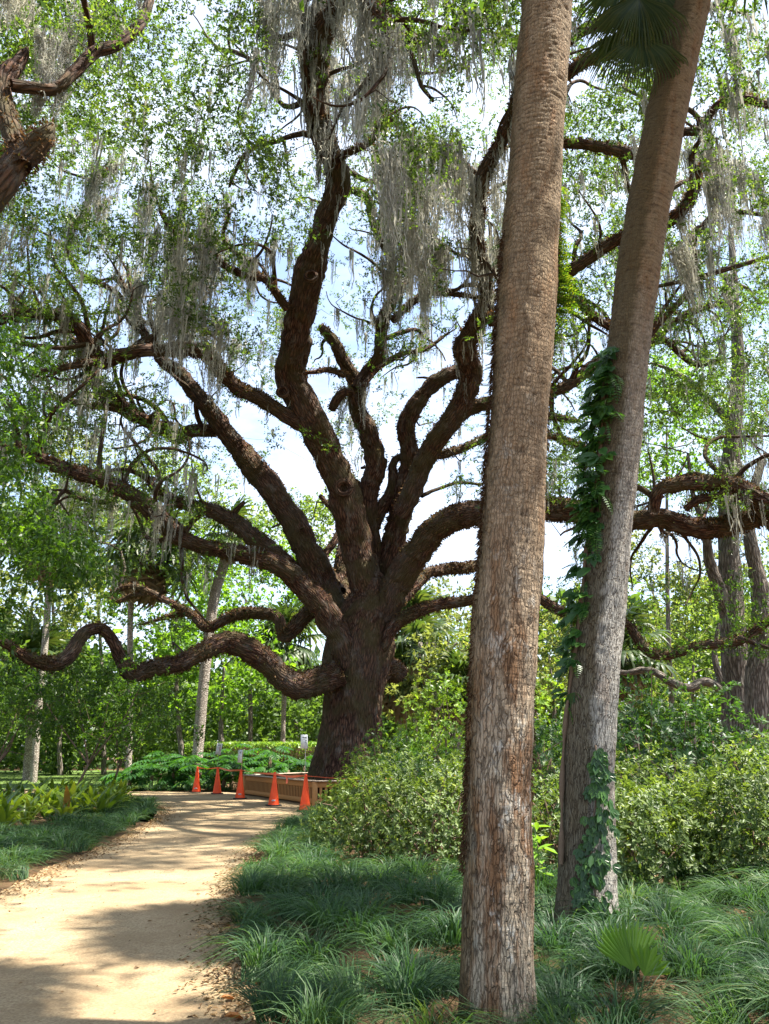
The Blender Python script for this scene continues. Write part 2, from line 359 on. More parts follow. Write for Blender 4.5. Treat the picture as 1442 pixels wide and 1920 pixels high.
M['stake'] = flat_mat('wood_stake', (.50, .33, .19), .7, .3, 12)
M['metal'] = flat_mat('grey_stake', (.22, .22, .21), .5, .5)
M['tape'] = flat_mat('barrier_tape', (.85, .16, .08), .45, .4, 1.3, .5)
M['soilin'] = flat_mat('planter_soil', (.05, .035, .025), .95, .1, 9)

# planter wood
m, t, o = nmat('planter_wood'); tcn = N_(t, 'ShaderNodeTexCoord')
n = noise(t, mapped(t, tcn.outputs['Object'], (3, 3, 26)), 1, 6, .7); n2 = noise(t, tcn.outputs['Object'], 1.5, 3)
c = mix(t, n, (.30, .125, .035), (.62, .31, .10)); c = mix(t, math_(t, 'MULTIPLY', n2, .5), c, (.36, .2, .1))
princ(t, o, c, .6, bump(t, n, .4, .01), .3); M['wood'] = m
M['cap_wood'] = flat_mat('planter_cap_wood', (.38, .30, .23), .7, .3, 14, .5)
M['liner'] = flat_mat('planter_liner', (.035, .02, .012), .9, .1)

# sandy path
m, t, o = nmat('sandy_path'); tcn = N_(t, 'ShaderNodeTexCoord'); ob_ = tcn.outputs['Object']
n1 = noise(t, ob_, .8, 6, .6); n2 = noise(t, ob_, 45, 6, .75); n3 = noise(t, ob_, 190, 2, .7); n4 = noise(t, ob_, 6, 5, .65)
c = mix(t, ramp(t, n1, [(.3, (0, 0, 0)), (.7, (1, 1, 1))]), (.24, .17, .095), (.46, .365, .225)); c = mix(t, ramp(t, n2, [(.35, (1, 1, 1)), (.62, (0, 0, 0))]), c, (.20, .14, .085))
c = mix(t, ramp(t, n4, [(.52, (0, 0, 0)), (.70, (.6, .6, .6))]), c, (.21, .14, .08))
v = N_(t, 'ShaderNodeTexVoronoi'); v.inputs['Scale'].default_value = 95; t.links.new(ob_, v.inputs['Vector'])
c = mix(t, math_(t, 'MULTIPLY', ramp(t, v.outputs['Distance'], [(.06, (1, 1, 1)), (.16, (0, 0, 0))]), .6), c, (.15, .10, .065))
hh = math_(t, 'ADD', math_(t, 'MULTIPLY', n2, 1.0), math_(t, 'MULTIPLY', n3, .5)); hh = math_(t, 'ADD', hh, math_(t, 'MULTIPLY', n4, 2.0))
princ(t, o, c, .95, bump(t, hh, .7, .012), .1); M['sand'] = m
m, t, o = nmat('mulch_ground'); tcn = N_(t, 'ShaderNodeTexCoord'); ob_ = tcn.outputs['Object']
n1 = noise(t, ob_, 1.2, 6, .7); n2 = noise(t, ob_, 30, 5, .8)
c = mix(t, n2, (.05, .03, .018), (.17, .105, .06)); c = mix(t, math_(t, 'MULTIPLY', n1, .5), c, (.09, .06, .03))
princ(t, o, c, .95, bump(t, n2, .8, .03), .1); M['soil'] = m
m, t, o = nmat('lawn_ground'); tcn = N_(t, 'ShaderNodeTexCoord'); ob_ = tcn.outputs['Object']
c = mix(t, noise(t, ob_, 12, 5, .7), (.06, .10, .025), (.13, .19, .05)); princ(t, o, c, .9, None, .1); M['lawn'] = m

# ------------------------------------------------------------------ ground, path, lawn
NX = 60
def grid_sheet(name, x0, x1, y0, y1, nx, ny, zf, mat):
    X, Y = np.meshgrid(np.linspace(x0, x1, nx), np.linspace(y0, y1, ny)); Z = zf(X, Y)
    V = np.stack([X, Y, Z], 2).reshape(-1, 3); i = np.arange((ny - 1) * (nx - 1)); a = i // (nx - 1) * nx + i % (nx - 1)
    return mesh_np(name, V, np.stack([a, a + 1, a + nx + 1, a + nx], 1), mat=mat, smooth=True)
ob('ground', grid_sheet('ground', -600, 600, -600, 600, 3, 3, lambda x, y: x * 0, M['soil']), kind='structure')

RE = np.array([(-.2, -6), (-.35, 1), (-.5, 3.5), (-.68, 5.40), (-.90, 6.17), (-1.14, 7.22), (-1.40, 8.5), (-1.67, 10.4), (-1.88, 13.4), (-1.93, 16.7), (-1.66, 20.6)])
LE = np.array([(-4.6, -6), (-4.5, 1), (-4.45, 5), (-4.5, 10), (-4.73, 11.7), (-4.78, 13.4), (-5.05, 16.2), (-5.45, 19.5), (-6.1, 22.2), (-7.6, 26.5), (-9.4, 28.8), (-12, 29.3), (-16, 29.5), (-22, 29.6)])
FE = np.array([(-22, 32.2), (-15, 32.0), (-9.8, 31.8), (-7.0, 31.2), (-4.8, 31.2)])
def xr(y): return np.interp(y, RE[:, 1], RE[:, 0])
def xl(y): return np.interp(y, LE[:11, 1], LE[:11, 0])
def dens_line(E, k=5): return [tuple(E[i] + (E[i + 1] - E[i]) * j / k) for i in range(len(E) - 1) for j in range(k)] + [tuple(E[-1])]
poly = dens_line(RE) + [(-.6, 21.8), (2, 22.6), (9, 23.4), (9, 25), (2, 25.5)] + [(-1, 26), (-3, 29.8)] + list(map(tuple, FE[::-1])) + dens_line(LE)[::-1]
import bmesh
bm = bmesh.new()
pv = [bm.verts.new((x + (rng.random() - .5) * .07, y, .004)) for x, y in poly]
f = bm.faces.new(pv); bmesh.ops.triangulate(bm, faces=[f])
me = bpy.data.meshes.new('path'); bm.to_mesh(me); bm.free(); me.materials.append(M['sand'])
ob('path', me, kind='structure')
ob('lawn', grid_sheet('lawn', -60, -7.5, 33.5, 62, 3, 3, lambda x, y: x * 0 + .006, M['lawn']), kind='structure')

# ------------------------------------------------------------------ branches and crowns
class Nodes:
    def __init__(s, cap=90000): s.P = np.zeros((cap, 3)); s.r = np.zeros(cap); s.n = 0
    def add(s, P, r):
        k = len(P); s.P[s.n:s.n + k] = P; s.r[s.n:s.n + k] = r; s.n += k
def grow(nd, C, mb, rk=.011, bend=.22, sides=3, maxr=.16, step=.5, up=.1):
    """connects every foliage centre to the nearest wood by a bent tapering branch"""
    for c in C:
        P = nd.P[:nd.n]; d = np.linalg.norm(P - c, axis=1) + np.maximum(P[:, 2] - c[2], 0) * .5
        k = int(np.argmin(d)); p0 = P[k]; L = np.linalg.norm(c - p0)
        if L < .15: continue
        r0 = min(nd.r[k] * .65, .006 + rk * L, maxr)
        per = unit(np.cross(c - p0, rdir(1)[0])); per2 = unit(np.cross(c - p0, per))
        m = int(np.clip(L / step, 3, 9))
        ctl = [p0, p0 + (c - p0) * .33 + per * L * bend * rng.uniform(.3, 1) + np.array((0, 0, up * L)), p0 + (c - p0) * .66 + per2 * L * bend * rng.uniform(-.8, .8), c]
        Pp = crom(ctl, m + 1); Pp[1:-1] += rng.normal(size=(m - 1, 3)) * .05 * min(L, 2)
        rr = np.linspace(r0, max(.004, r0 * .25), m + 1)
        V, Q, T, bk = tube(Pp, rr, sides if r0 < .04 else 6, False)
        mb.add(V, Q, bk=bk); nd.add(Pp[1:], rr[1:])
def leaft(P, D, N, L, W):
    n = len(P); D = unit(D); S = unit(np.cross(D, N)); L = np.broadcast_to(L, (n,))[:, None]; W = np.broadcast_to(W, (n,))[:, None]
    V = np.stack([P - S * W * .3, P + D * L * .5 + S * W * .6, P + D * L - S * W * .1], 1).reshape(-1, 3); return V, np.arange(n * 3).reshape(n, 3)
def foliage(C, n, spread, L, W, flat=.7, six=False, sprig=9, jit=.9, droop=0.0, tri=False):
    """leaf sprigs round each centre; n leaves per centre"""
    k = max(1, n // sprig); nC = len(C)
    S = np.repeat(C, k, 0); D = rdir(len(S)); D[:, 2] *= flat; rad = rng.random(len(S)) ** .45
    sp = np.repeat(np.broadcast_to(spread, (nC,)), k)
    S = S + D * (rad * sp)[:, None]
    ax = unit(D + rdir(len(S)) * .7 + np.array((0, 0, .25 - droop)))
    P = np.repeat(S, sprig, 0); A = np.repeat(ax, sprig, 0); u = np.tile(np.arange(sprig) / sprig, len(S))[:, None]
    P = P + A * u * (L * 2.2) + rng.normal(size=P.shape) * L * .12
    Dl = unit(A * .55 + rdir(len(P)) * jit + np.array((0, 0, -droop)))
    Nl = unit(rng.normal(size=P.shape) * .55 + np.array((0, 0, 1)))
    s = rng.uniform(.65, 1.25, len(P))
    rn = np.clip(np.repeat(rng.random(len(S)), sprig) * .6 + rng.random(len(P)) * .4, 0, 1)
    if six:
        V, Q = leaf6(P, Dl, Nl, L * s, W * s); return V, Q, np.repeat(rn, 2)
    if tri: V, Q = leaft(P, Dl, Nl, L * s, W * s)
    else: V, Q = leafq(P, Dl, Nl, L * s, W * s)
    return V, Q, rn

# ================================================================== THE GREAT OAK
OAKY = 28.5
def Yb(py): return float(np.interp(py, [-400, 0, 350, 700, 1100, 1500], [13.5, 17.5, 21.5, 25.5, OAKY, OAKY]))
def limb3(pts, o0=0., o1=0., step=.28, Yf=Yb):
    a = np.array([p[:3] for p in pts], float); n = len(a)
    s = np.concatenate([[0], np.cumsum(np.hypot(*np.diff(a[:, :2], axis=0).T))]); s /= s[-1]
    P = np.array([PY(a[i, 0], a[i, 1], Yf(a[i, 1]) + o0 + (o1 - o0) * s[i]) for i in range(n)])
    r = np.array([a[i, 2] * TY(a[i, 1], P[i, 1]) / F for i in range(n)])
    L = np.linalg.norm(np.diff(P, axis=0), axis=1).sum(); m = max(6, int(L / step))
    # resample evenly
    q = crom(np.hstack([P, r[:, None]]), n * 8); d = np.concatenate([[0], np.cumsum(np.linalg.norm(np.diff(q[:, :3], axis=0), axis=1))])
    uu = np.linspace(0, d[-1], m); q = np.stack([np.interp(uu, d, q[:, k]) for k in range(4)], 1)
    return q[:, :3], np.maximum(q[:, 3], .012)
LIMBS = [
 # (depth offset start, end, points px py half-width)
 (0, 0, [(700,1150,46),(688,1105,44),(676,1060,40),(660,990,37),(645,925,36),(620,865,33),(590,805,35),(562,745,37),(546,700,35),(555,640,36),(565,590,35),(580,520,34),(597,460,27),(615,400,27),(627,370,27),(633,325,27),(612,270,25),(595,200,28),(592,130,30),(604,60,27),(635,0,20),(668,-70,18),(700,-200,14),(720,-330,9)]),
 (-.3, .8, [(600,230,24),(580,130,20),(570,40,16),(560,-60,14),(548,-200,9)]),
 (-.2, -3.5, [(575,805,15),(540,780,16),(490,750,17),(440,725,16),(415,690,16),(390,665,16),(340,655,15),(280,655,15),(230,665,16),(190,677,19),(165,640,17),(140,605,15),(100,590,13),(50,592,12),(0,598,12),(-80,625,10),(-180,610,6)]),
 (.2, 2.5, [(640,1180,34),(612,1110,33),(590,1060,33),(560,1000,31),(535,960,29),(500,905,28),(465,865,26),(430,820,23),(400,780,22),(370,740,19),(335,700,17),(300,670,13),(265,610,9),(250,560,7),(215,520,5)]),
 (2.0, -1, [(405,808,14),(365,808,16),(335,818,18),(305,802,17),(262,785,15),(222,755,17),(190,738,13),(172,705,11),(150,665,8),(120,640,5)]),
 (.5, 2, [(262,788,8),(235,770,9),(190,762,8),(150,758,8),(110,745,5)]),
 (-.6, -5, [(655,1262,22),(645,1215,26),(612,1150,28),(572,1098,25),(520,1062,22),(470,1045,20),(420,1030,18),(370,1020,17),(325,1000,21),(285,960,22),(250,930,21),(190,903,18),(140,888,16),(90,868,14),(45,848,11),(0,838,10),(-70,815,9),(-170,800,6)]),
 (.5, .5, [(590,1105,20),(545,1065,21),(505,1030,22),(455,990,21),(410,965,19),(365,950,16),(330,942,15),(300,925,14),(280,905,8)]),
 (-.9, -7.5, [(640,1262,28),(600,1275,30),(560,1285,28),(525,1268,25),(495,1238,25),(460,1215,25),(420,1204,23),(380,1222,20),(330,1245,18),(270,1258,18),(248,1262,19),(228,1232,15),(207,1196,13),(185,1178,13),(155,1188,15),(132,1222,16),(105,1245,16),(65,1240,14),(30,1222,11),(0,1203,10),(-70,1170,8),(-160,1180,5)]),
 (.7, 4, [(610,1140,15),(578,1150,17),(550,1180,17),(530,1192,14),(520,1158,14),(480,1150,13),(440,1155,12),(405,1172,11),(385,1175,11),(360,1152,9),(320,1130,8),(280,1110,8),(250,1100,7),(215,1108,6),(200,1120,4)]),
 (3, 4.5, [(350,1150,6),(310,1158,5),(268,1170,3)]),
 (3.5, 4.5, [(275,1112,6),(245,1118,6),(222,1127,5),(205,1118,3)]),
 (.8, 2.5, [(700,1110,26),(692,1010,25),(690,930,22),(704,870,24),(690,812,22),(672,770,20),(668,722,19),(652,690,17),(632,650,14),(612,625,12),(600,612,9)]),
 (1.6, 3.5, [(668,730,14),(688,700,15),(712,665,15),(714,620,14),(720,590,13),(737,555,11),(736,500,10),(720,465,9),(697,410,9),(690,372,10),(665,358,9),(640,366,8)]),
 (2.2, -1, [(738,600,9),(771,570,7),(811,550,7),(871,553,6),(905,560,4)]),
 (2.4, 5, [(736,540,6),(752,540,7),(776,507,6),(811,485,5),(850,483,4)]),
 (-.2, -1.5, [(632,318,11),(645,292,9),(690,268,8),(712,238,8),(730,222,9),(742,232,6),(744,240,3)]),
 (.9, 2.5, [(716,1135,34),(724,1075,31),(738,1020,30),(748,970,28),(760,900,25),(768,850,22),(763,815,21),(765,788,21),(792,742,18),(822,712,17),(860,697,15),(900,690,12)]),
 (.3, -2.5, [(752,960,24),(790,880,23),(815,830,23),(845,790,23),(872,745,24),(882,700,26),(872,652,25),(890,612,22),(912,570,18),(908,520,15),(895,455,15),(899,395,15),(905,335,17),(930,280,15),(957,225,13),(975,170,12),(1015,150,12),(1061,140,13),(1096,116,14),(1136,104,12),(1200,95,10),(1260,90,8)]),
 (-2.2, -3.5, [(985,160,10),(1030,110,11),(1066,80,12),(1096,58,12),(1121,50,12),(1200,30,10),(1290,20,7),(1380,5,6)]),
 (1, 3, [(835,805,18),(890,765,16),(955,752,14),(1020,742,13),(1065,721,13),(1100,696,13),(1135,672,12),(1180,650,11),(1218,640,12),(1250,612,9),(1290,590,7),(1340,572,5),(1390,570,3)]),
 (2.8, 3, [(1225,638,9),(1250,640,8),(1274,663,8),(1307,683,7),(1349,675,5)]),
 (-.1, -5, [(700,1190,22),(722,1150,30),(745,1095,33),(765,1060,33),(795,1018,32),(830,982,29),(870,966,29),(910,960,28),(960,950,27),(1020,952,26),(1062,957,25),(1110,972,23),(1182,976,22),(1235,972,22),(1285,985,22),(1325,992,21),(1375,986,21),(1425,972,20),(1490,950,17),(1570,940,12),(1650,900,8)]),
 (-4, -4.5, [(1225,960,13),(1238,922,15),(1270,910,17),(1320,904,17),(1370,906,20),(1405,925,20),(1442,945,18),(1500,985,14)]),
 (-4, -4.6, [(1285,955,8),(1310,935,10),(1345,928,9),(1370,915,6)]),
 (1.4, 6, [(740,1130,15),(762,1110,15),(785,1088,13),(815,1070,13),(860,1067,13),(905,1063,13),(960,1080,10),(1000,1110,7)]),
 (-.5, -3, [(718,1212,14),(736,1180,15),(755,1160,14),(800,1140,13),(850,1130,12),(905,1121,11),(960,1115,10),(1007,1118,11),(1045,1140,11),(1080,1158,12),(1130,1165,12),(1174,1172,12),(1205,1212,12),(1240,1230,12),(1280,1222,11),(1320,1210,10),(1370,1205,10),(1400,1194,9),(1442,1165,8),(1510,1130,5)]),
 (-3, -4, [(1385,1196,7),(1415,1205,6),(1460,1222,4)]),
 (-1.5, -3, [(915,600,16),(960,585,15),(1020,548,14),(1081,500,14),(1131,465,14),(1175,440,14),(1251,415,14),(1286,385,13),(1306,345,12),(1303,312,8)]),
 (-1.0, 1, [(1000,540,9),(1041,558,10),(1081,565,10),(1111,592,10),(1141,613,9),(1171,615,7)]),
 (-3, -1, [(1180,660,6),(1221,622,8),(1246,595,8),(1286,555,7),(1306,530,7),(1301,480,7),(1296,440,6),(1310,425,4)]),
 (-2, -2, [(1228,538,5),(1296,524,6),(1350,508,6),(1395,495,5),(1442,480,4)]),
 (-2, -2.5, [(985,268,10),(1053,268,11),(1121,275,12),(1171,282,13),(1205,288,11),(1278,250,10),(1310,246,10),(1331,212,9),(1361,190,10),(1401,186,9),(1440,198,8),(1500,215,5)]),
 (-2, -3, [(733,48,12),(745,68,11),(770,76,8),(811,75,8),(861,70,8),(891,40,7),(931,-5,6),(980,-60,5)]),
 (-2.2, -3.5, [(760,78,7),(775,110,6),(790,160,5),(812,190,4)]),
 (-1, -4, [(660,-50,14),(700,10,13),(730,45,11)]),
 (-.5, -1.5, [(540,580,10),(528,565,10),(500,525,9),(460,517,8),(425,500,8),(390,475,8),(350,460,7),(320,428,6),(300,395,4)]),
 (0, 1.5, [(605,262,8),(570,250,7),(530,260,6),(465,285,6),(440,325,4),(430,350,3)]),
 (0, 3, [(590,180,7),(548,200,6),(520,185,5),(480,120,5),(440,97,5),(410,90,4),(380,60,3)]),
 (-1, -2, [(645,704,7),(620,694,7),(595,697,6),(570,700,4)]),
 (1, 3.5, [(680,728,7),(700,700,6),(725,679,7),(762,662,6),(800,654,5),(840,625,3)]),
 (1.5, 1, [(668,765,8),(655,735,10),(636,742,12),(622,768,9)]),
 (1.2, 2, [(695,1000,14),(715,955,15),(738,915,14),(735,870,10),(760,850,7)]),
 (1, 4, [(800,860,9),(840,850,10),(878,837,9),(912,820,9),(960,800,9),(1019,778,9),(1065,788,9),(1085,790,4)]),
 (1, 4, [(960,830,6),(1024,817,7),(1057,825,8),(1090,838,6),(1120,860,4)]),
 (1, 3, [(790,930,5),(820,917,4),(860,905,4),(905,908,4)]),
 (1.5, 5, [(660,1150,30),(637,1100,24),(640,1060,18),(643,1010,12),(630,965,8),(600,930,5)]),
 (.8, 3, [(640,1110,13),(625,1085,12),(608,1045,10),(628,1015,9),(640,980,6)]),
 (.3, 1.3, [(700,1270,20),(728,1258,24),(745,1262,22),(752,1270,14)]),
 (-2, -4, [(230,905,6),(205,940,6),(150,935,6),(120,920,5),(95,955,3)]),
 (-3, -4, [(165,645,6),(120,653,6),(70,650,6),(20,640,4)]),
 (-3, -4.5, [(180,678,8),(140,685,8),(100,692,6),(60,700,4)]),
 (1.5, 5, [(220,315,4),(185,330,6),(170,365,6),(160,400,5),(140,430,5),(130,480,6),(160,520,5),(215,545,6),(235,575,7),(255,600,8)]),
 (2, 3, [(430,400,4),(420,450,5),(470,500,6),(505,530,6)]),
 (0, 2, [(900,330,5),(860,300,5),(830,290,4),(800,250,4),(810,240,3)]),
 (2, 0, [(1301,440,5),(1340,400,6),(1390,398,6),(1442,405,4)]),
]
oak_base = PY(655, 1470, OAKY); oak_base[2] = 0
oak = thing('live_oak', oak_base, 'huge spreading live oak with mossy arching limbs rising out of the wooden planter', 'tree')
# trunk with root flare and bark ridges
tr_pts = [(652,1495,82),(652,1478,74),(654,1450,67),(656,1420,62),(659,1380,58),(661,1340,57),(664,1290,59),(670,1240,63),(676,1200,62),(686,1160,54),(696,1125,44),(704,1085,30)]
P, r = limb3(tr_pts, step=.035)
P[0, 2] = -.05
sd_ = 120; n = len(P); Tn, U, W_ = frames(P)
a = np.arange(sd_) / sd_ * 2 * math.pi
hz = P[:, 2]
lob = 1 + (.16 * np.exp(-np.maximum(hz, 0) / 1.1))[:, None] * (np.sin(a * 5 + .7) + .6 * np.sin(a * 3 + 2))[None] + .05 * np.sin(a * 4 + 1)[None]
s = np.concatenate([[0], np.cumsum(np.linalg.norm(np.diff(P, axis=0), axis=1))])
bkc = np.stack([np.cos(a)[None] * r[:, None], np.sin(a)[None] * r[:, None], np.broadcast_to(s[:, None], (n, sd_))], 2).reshape(-1, 3)
rid = 1 - np.abs(vnoise(bkc * np.array((7.5, 7.5, 1.3)) + .4 * vnoise(bkc * 3)[:, None]))
rid = rid ** 2.0 + .5 * (1 - np.abs(vnoise(bkc * np.array((15, 15, 3)))))
low = vnoise(bkc * np.array((1.6, 1.6, .9)))
rr = r[:, None] * lob + (-.055 * rid + .08 * low).reshape(n, sd_)
V = (P[:, None] + (U[:, None] * np.cos(a)[None, :, None] + W_[:, None] * np.sin(a)[None, :, None]) * rr[..., None]).reshape(-1, 3)
i = np.arange((n - 1) * sd_); j = i // sd_ * sd_; k = i % sd_; k2 = (k + 1) % sd_
ob('trunk', mesh_np('trunk', V, np.stack([j + k, j + k2, j + sd_ + k2, j + sd_ + k], 1), mat=M['oak_bark'], bk=bkc, smooth=True), oak)
nd = Nodes(); limb_nodes = []
for li, (o0, o1, pts) in enumerate(LIMBS):
    P, r = limb3(pts, o0, o1, .10 if pts[0][2] > 12 else .18); r = r * (.80 + .10 * np.clip(vnoise(P * .5 + li), -1, 1) + .03)
    P[1:-1] += (np.stack([vnoise(P * 1.4 + 9 * k) for k in range(3)], 1) * np.minimum(r, .25)[:, None] * .28)[1:-1]
    sides = 26 if r.max() > .3 else (16 if r.max() > .15 else 9)
    V, Q, T, bk = tube(P, r, sides, True, .15, seed=li * 3.7)
    mb = MB(); mb.add(V, Q, T, bk=bk); ob('limb', mb.mesh('limb', M['oak_bark'], True), oak)
    limb_nodes.append((P, r))
    k0 = int(len(P) * (.25 if r[0] > .3 else .05)); nd.add(P[k0::3], r[k0::3])
# broken stubs
for q in range(22):
    P, r = limb_nodes[int(rng.choice([0, 2, 3, 4, 6, 7, 8, 9, 12, 17, 18, 20, 22, 26, 28]))]; k = int(rng.integers(len(P) // 4, len(P) - 4)); T = unit(P[k + 1] - P[k])
    d = unit(rdir(1)[0] + np.array((0, -.2, .5))); d = unit(d - T * d.dot(T) * .6); ln = rng.uniform(.15, .6) + r[k]; rs = min(r[k] * .45, rng.uniform(.04, .12))
    Pp = crom([P[k], P[k] + d * ln * .6, P[k] + d * ln + T * rng.uniform(-.2, .2)], 9); V, Q, T_, bk = tube(Pp, rs * np.linspace(1.3, .75, 9), 8, True, .3, seed=q)
    mb = MB(); mb.add(V, Q, T_, bk=bk); ob('stub', mb.mesh('stub', M['oak_bark'], True), oak)
# knots on the leader
for px, py, rr_ in ((583, 518, 12), (645, 915, 16), (530, 735, 11)):
    c = PY(px, py, Yb(py) - .72); rad = rr_ * TY(py, Yb(py)) / F
    ring = np.array([c + rad * .8 * np.array((math.cos(q), 0, math.sin(q))) for q in np.linspace(0, 2 * math.pi, 17)])
    V, Q, T, bk = tube(ring, rad * .35, 7, False); mb = MB(); mb.add(V, Q, bk=bk); ob('knot', mb.mesh('knot', M['oak_bark'], True), oak)

# gnarled secondary branches
cand = []
for li, (P, r) in enumerate(limb_nodes):
    x, y, _ = proj(P)
    for k in range(3, len(P) - 1):
        if .05 < r[k] < .42 and y[k] < 1060 and -300 < x[k] < 1700 and not (430 < x[k] < 900 and y[k] > 640): cand.append((li, k))
for q in range(240):
    li, k = cand[int(rng.integers(0, len(cand)))]; P, r = limb_nodes[li]; T = unit(P[k + 1] - P[k - 1]); d = rdir(1)[0]; d[2] = abs(d[2]) * .7; d = unit(d - T * d.dot(T) * .8 + T * .55)
    rs = min(r[k] * .6, rng.uniform(.05, .115)); ln = rs * rng.uniform(34, 60); m = int(ln / .3); pts = [P[k]]; cv = rdir(1)[0] * .12
    for s_ in range(m):
        if s_ % 4 == 0: cv = rdir(1)[0] * .30
        d = unit(d + cv + rdir(1)[0] * .10 + np.array((0, 0, .035))); pts.append(pts[-1] + d * .3)
    pts = np.array(pts); x, y, _ = proj(pts)
    if ((x > 430) & (x < 880) & (y > 700)).any() or pts[:, 2].max() > 27: continue
    Pp = crom(pts, len(pts) * 2); rr = np.linspace(rs * 1.1, rs * .3, len(Pp)) * (1 + .12 * vnoise(Pp * 2)); V, Q, T_, bk = tube(Pp, rr, 7, True, .12, seed=q)
    mb = MB(); mb.add(V, Q, T_, bk=bk); ob('branch', mb.mesh('branch', M['oak_bark'], True), oak); nd.add(Pp[2:], rr[2:])
DENS = np.array([
 [.8,.7,.4,.6,.5,.3,.5,.6,.6,.9,.8,.8],
 [.5,.7,.4,.5,.5,.5,.4,.6,.5,.9,.8,.8],
 [.6,.8,.6,.5,.7,.5,.7,.6,.5,.9,.8,.7],
 [.8,.8,.8,.7,.6,.4,.5,.5,.5,.8,.7,.7],
 [.9,.8,.7,.6,.5,.4,.4,.45,.5,.8,.8,.8],
 [.9,.7,.6,.55,.55,.5,.5,.5,.6,.7,.7,.7],
 [.8,.6,.5,.25,.4,.4,.45,.5,.6,.7,.7,.7],
 [.6,.6,.6,.35,.2,.2,.3,.3,.5,.5,.5,.5],
 [.5,.5,.4,.3,.12,.03,.0,.0,.1,.2,.3,.4],
 [.4,.3,.1,.05,.05,.0,.0,.0,.1,.3,.4,.4]])
MOSS = np.array([
 [.5,.5,.1,.1,.9,1,.5,.5,.4,.1,.3,.5],
 [.2,.2,.1,.1,.4,.8,.6,.6,.3,.1,.3,.6],
 [.3,.5,.5,.4,.2,.5,.9,.9,.4,.2,.7,.8],
 [.5,.6,1,.8,.4,.5,1,.7,.4,.4,.7,.7],
 [.3,.5,.9,.7,.4,.4,.7,.5,.3,.2,.4,.5],
 [.3,.6,.4,.6,.4,.4,.4,.4,.2,.1,.3,.3],
 [.2,.4,.3,.3,.3,.5,.5,.2,.2,.1,.2,.2],
 [.4,.6,.5,.4,.1,.1,.2,.3,.2,.1,.2,.3],
 [.2,.4,.3,.3,0,0,0,.1,.1,.1,.2,.2],
 [.1,.1,.1,.1,0,0,0,0,.1,.1,.1,.1]])
def grid_at(Gd, px, py):
    c = np.clip(((px) / 120).astype(int), 0, 11); r_ = np.clip((py / 120).astype(int), 0, 9); v = Gd[r_, c]
    return np.where(py > 1200, 0, v)
# foliage centres: a thick shell of crown following the limbs' reach
LIT_SPOTS = [(1.4, 18.5, 2.6, 2.2), (3.8, 19.0, 2.4, 1.5), (-4.0, 31.5, .5, 2.2), (0, 13, 1.0, 1.3)]     # spots kept sunlit by thinning the crown leaves toward the sun
LEAD = []
for k_ in (0, 3, 12, 17, 18):
    x_, y_, d_ = proj(limb_nodes[k_][0]); LEAD.append((x_[::3], y_[::3], (limb_nodes[k_][1] / d_ * F)[::3]))
want = 5000; C = []
while len(C) < want:
    px = rng.uniform(-420, 1860, 4000); py = rng.uniform(-520, 1190, 4000)
    keep = rng.random(4000) < grid_at(DENS, px, py) * np.where(py < 0, .8, 1) * np.where(px < 0, .6, np.where(px > 1442, .35, 1))
    for x, y in zip(px[keep], py[keep]):
        # clumpy: reject by low-frequency noise
        Y = Yb(y) + rng.uniform(-5.5, 6) * (1 if y < 1000 else .6)
        p = PY(x, y, Y)
        if vnoise(p[None] / 1.5)[0] < rng.uniform(-.35, .4): continue
        if p[2] > 27 or p[1] < 11: continue
        if any(abs(p[0] - math.cos(SUN_EL) * math.sin(SUN_AZ) / sdir.z * (p[2] - wz) - wx) < wr and abs(p[1] - math.cos(SUN_EL) * math.cos(SUN_AZ) / sdir.z * (p[2] - wz) - wy) < wr for wx, wy, wz, wr in LIT_SPOTS) and rng.random() < .85: continue
        if any((np.hypot(x - LX, y - LYy) < LR + 42 * TY(900, 25.) / TY(y, Y)).any() and Y < Yb(y) + 1.5 and rng.random() < .93 for LX, LYy, LR in LEAD): continue
        C.append(p)
        if len(C) >= want: break
C = np.array(C)
mb = MB(); grow(nd, C, mb, rk=.024, maxr=.15, bend=.3)
ob('twigs', mb.mesh('twigs', M['twig']), oak, kind='stuff')
px, py, dd = proj(C)
V, T, rn = foliage(C, 108, rng.uniform(.25, .7, len(C)), .11, .062, tri=True)
ob('crown', mesh_np('crown', V, None, T, mat=M['oak_leaf'], rnd=rn), oak, kind='stuff')

# resurrection fern on the limbs
def limb_fern(list_, dens, L, upbias=.35, rmin=.1):
    PP = []; DD = []
    for P, r in list_:
        if r.max() < rmin: continue
        T, U, W_ = frames(P); seg = np.linalg.norm(np.diff(P, axis=0), axis=1).mean()
        area = (2 * math.pi * r * seg); horiz = 1 - np.abs(T[:, 2]); nn = rng.poisson(area * dens * (.25 + 1.3 * horiz ** 1.5) * np.clip(vnoise(P * .9) + .75, .1, 1.5))
        idx = np.repeat(np.arange(len(P)), nn); 
        if not len(idx): continue
        a = rng.uniform(0, 2 * math.pi, len(idx)); D = U[idx] * np.cos(a)[:, None] + W_[idx] * np.sin(a)[:, None]
        k = rng.random(len(idx)) < (.35 + .75 * np.clip(D[:, 2] + .35, 0, 1)); idx = idx[k]; D = D[k]
        PP.append(P[idx] + D * (r[idx] * .97)[:, None] + T[idx] * rng.uniform(-.5, .5, len(idx))[:, None] * seg * 1.5); DD.append(D)
    P = np.concatenate(PP); D = np.concatenate(DD)
    D2 = unit(D + rdir(len(D)) * .8 + np.array((0, 0, -.25))); s = rng.uniform(.5, 1.4, len(P))
    V, Q = leafq(P, D2, rdir(len(P)), L * s, L * .42 * s, .3); return V, Q, rng.random(len(P))
V, Q, rn = limb_fern(limb_nodes, 300, .10)
ob('resurrection_fern', mesh_np('resurrection_fern', V, Q, mat=M['brown_fern'], rnd=rn), oak, kind='stuff')

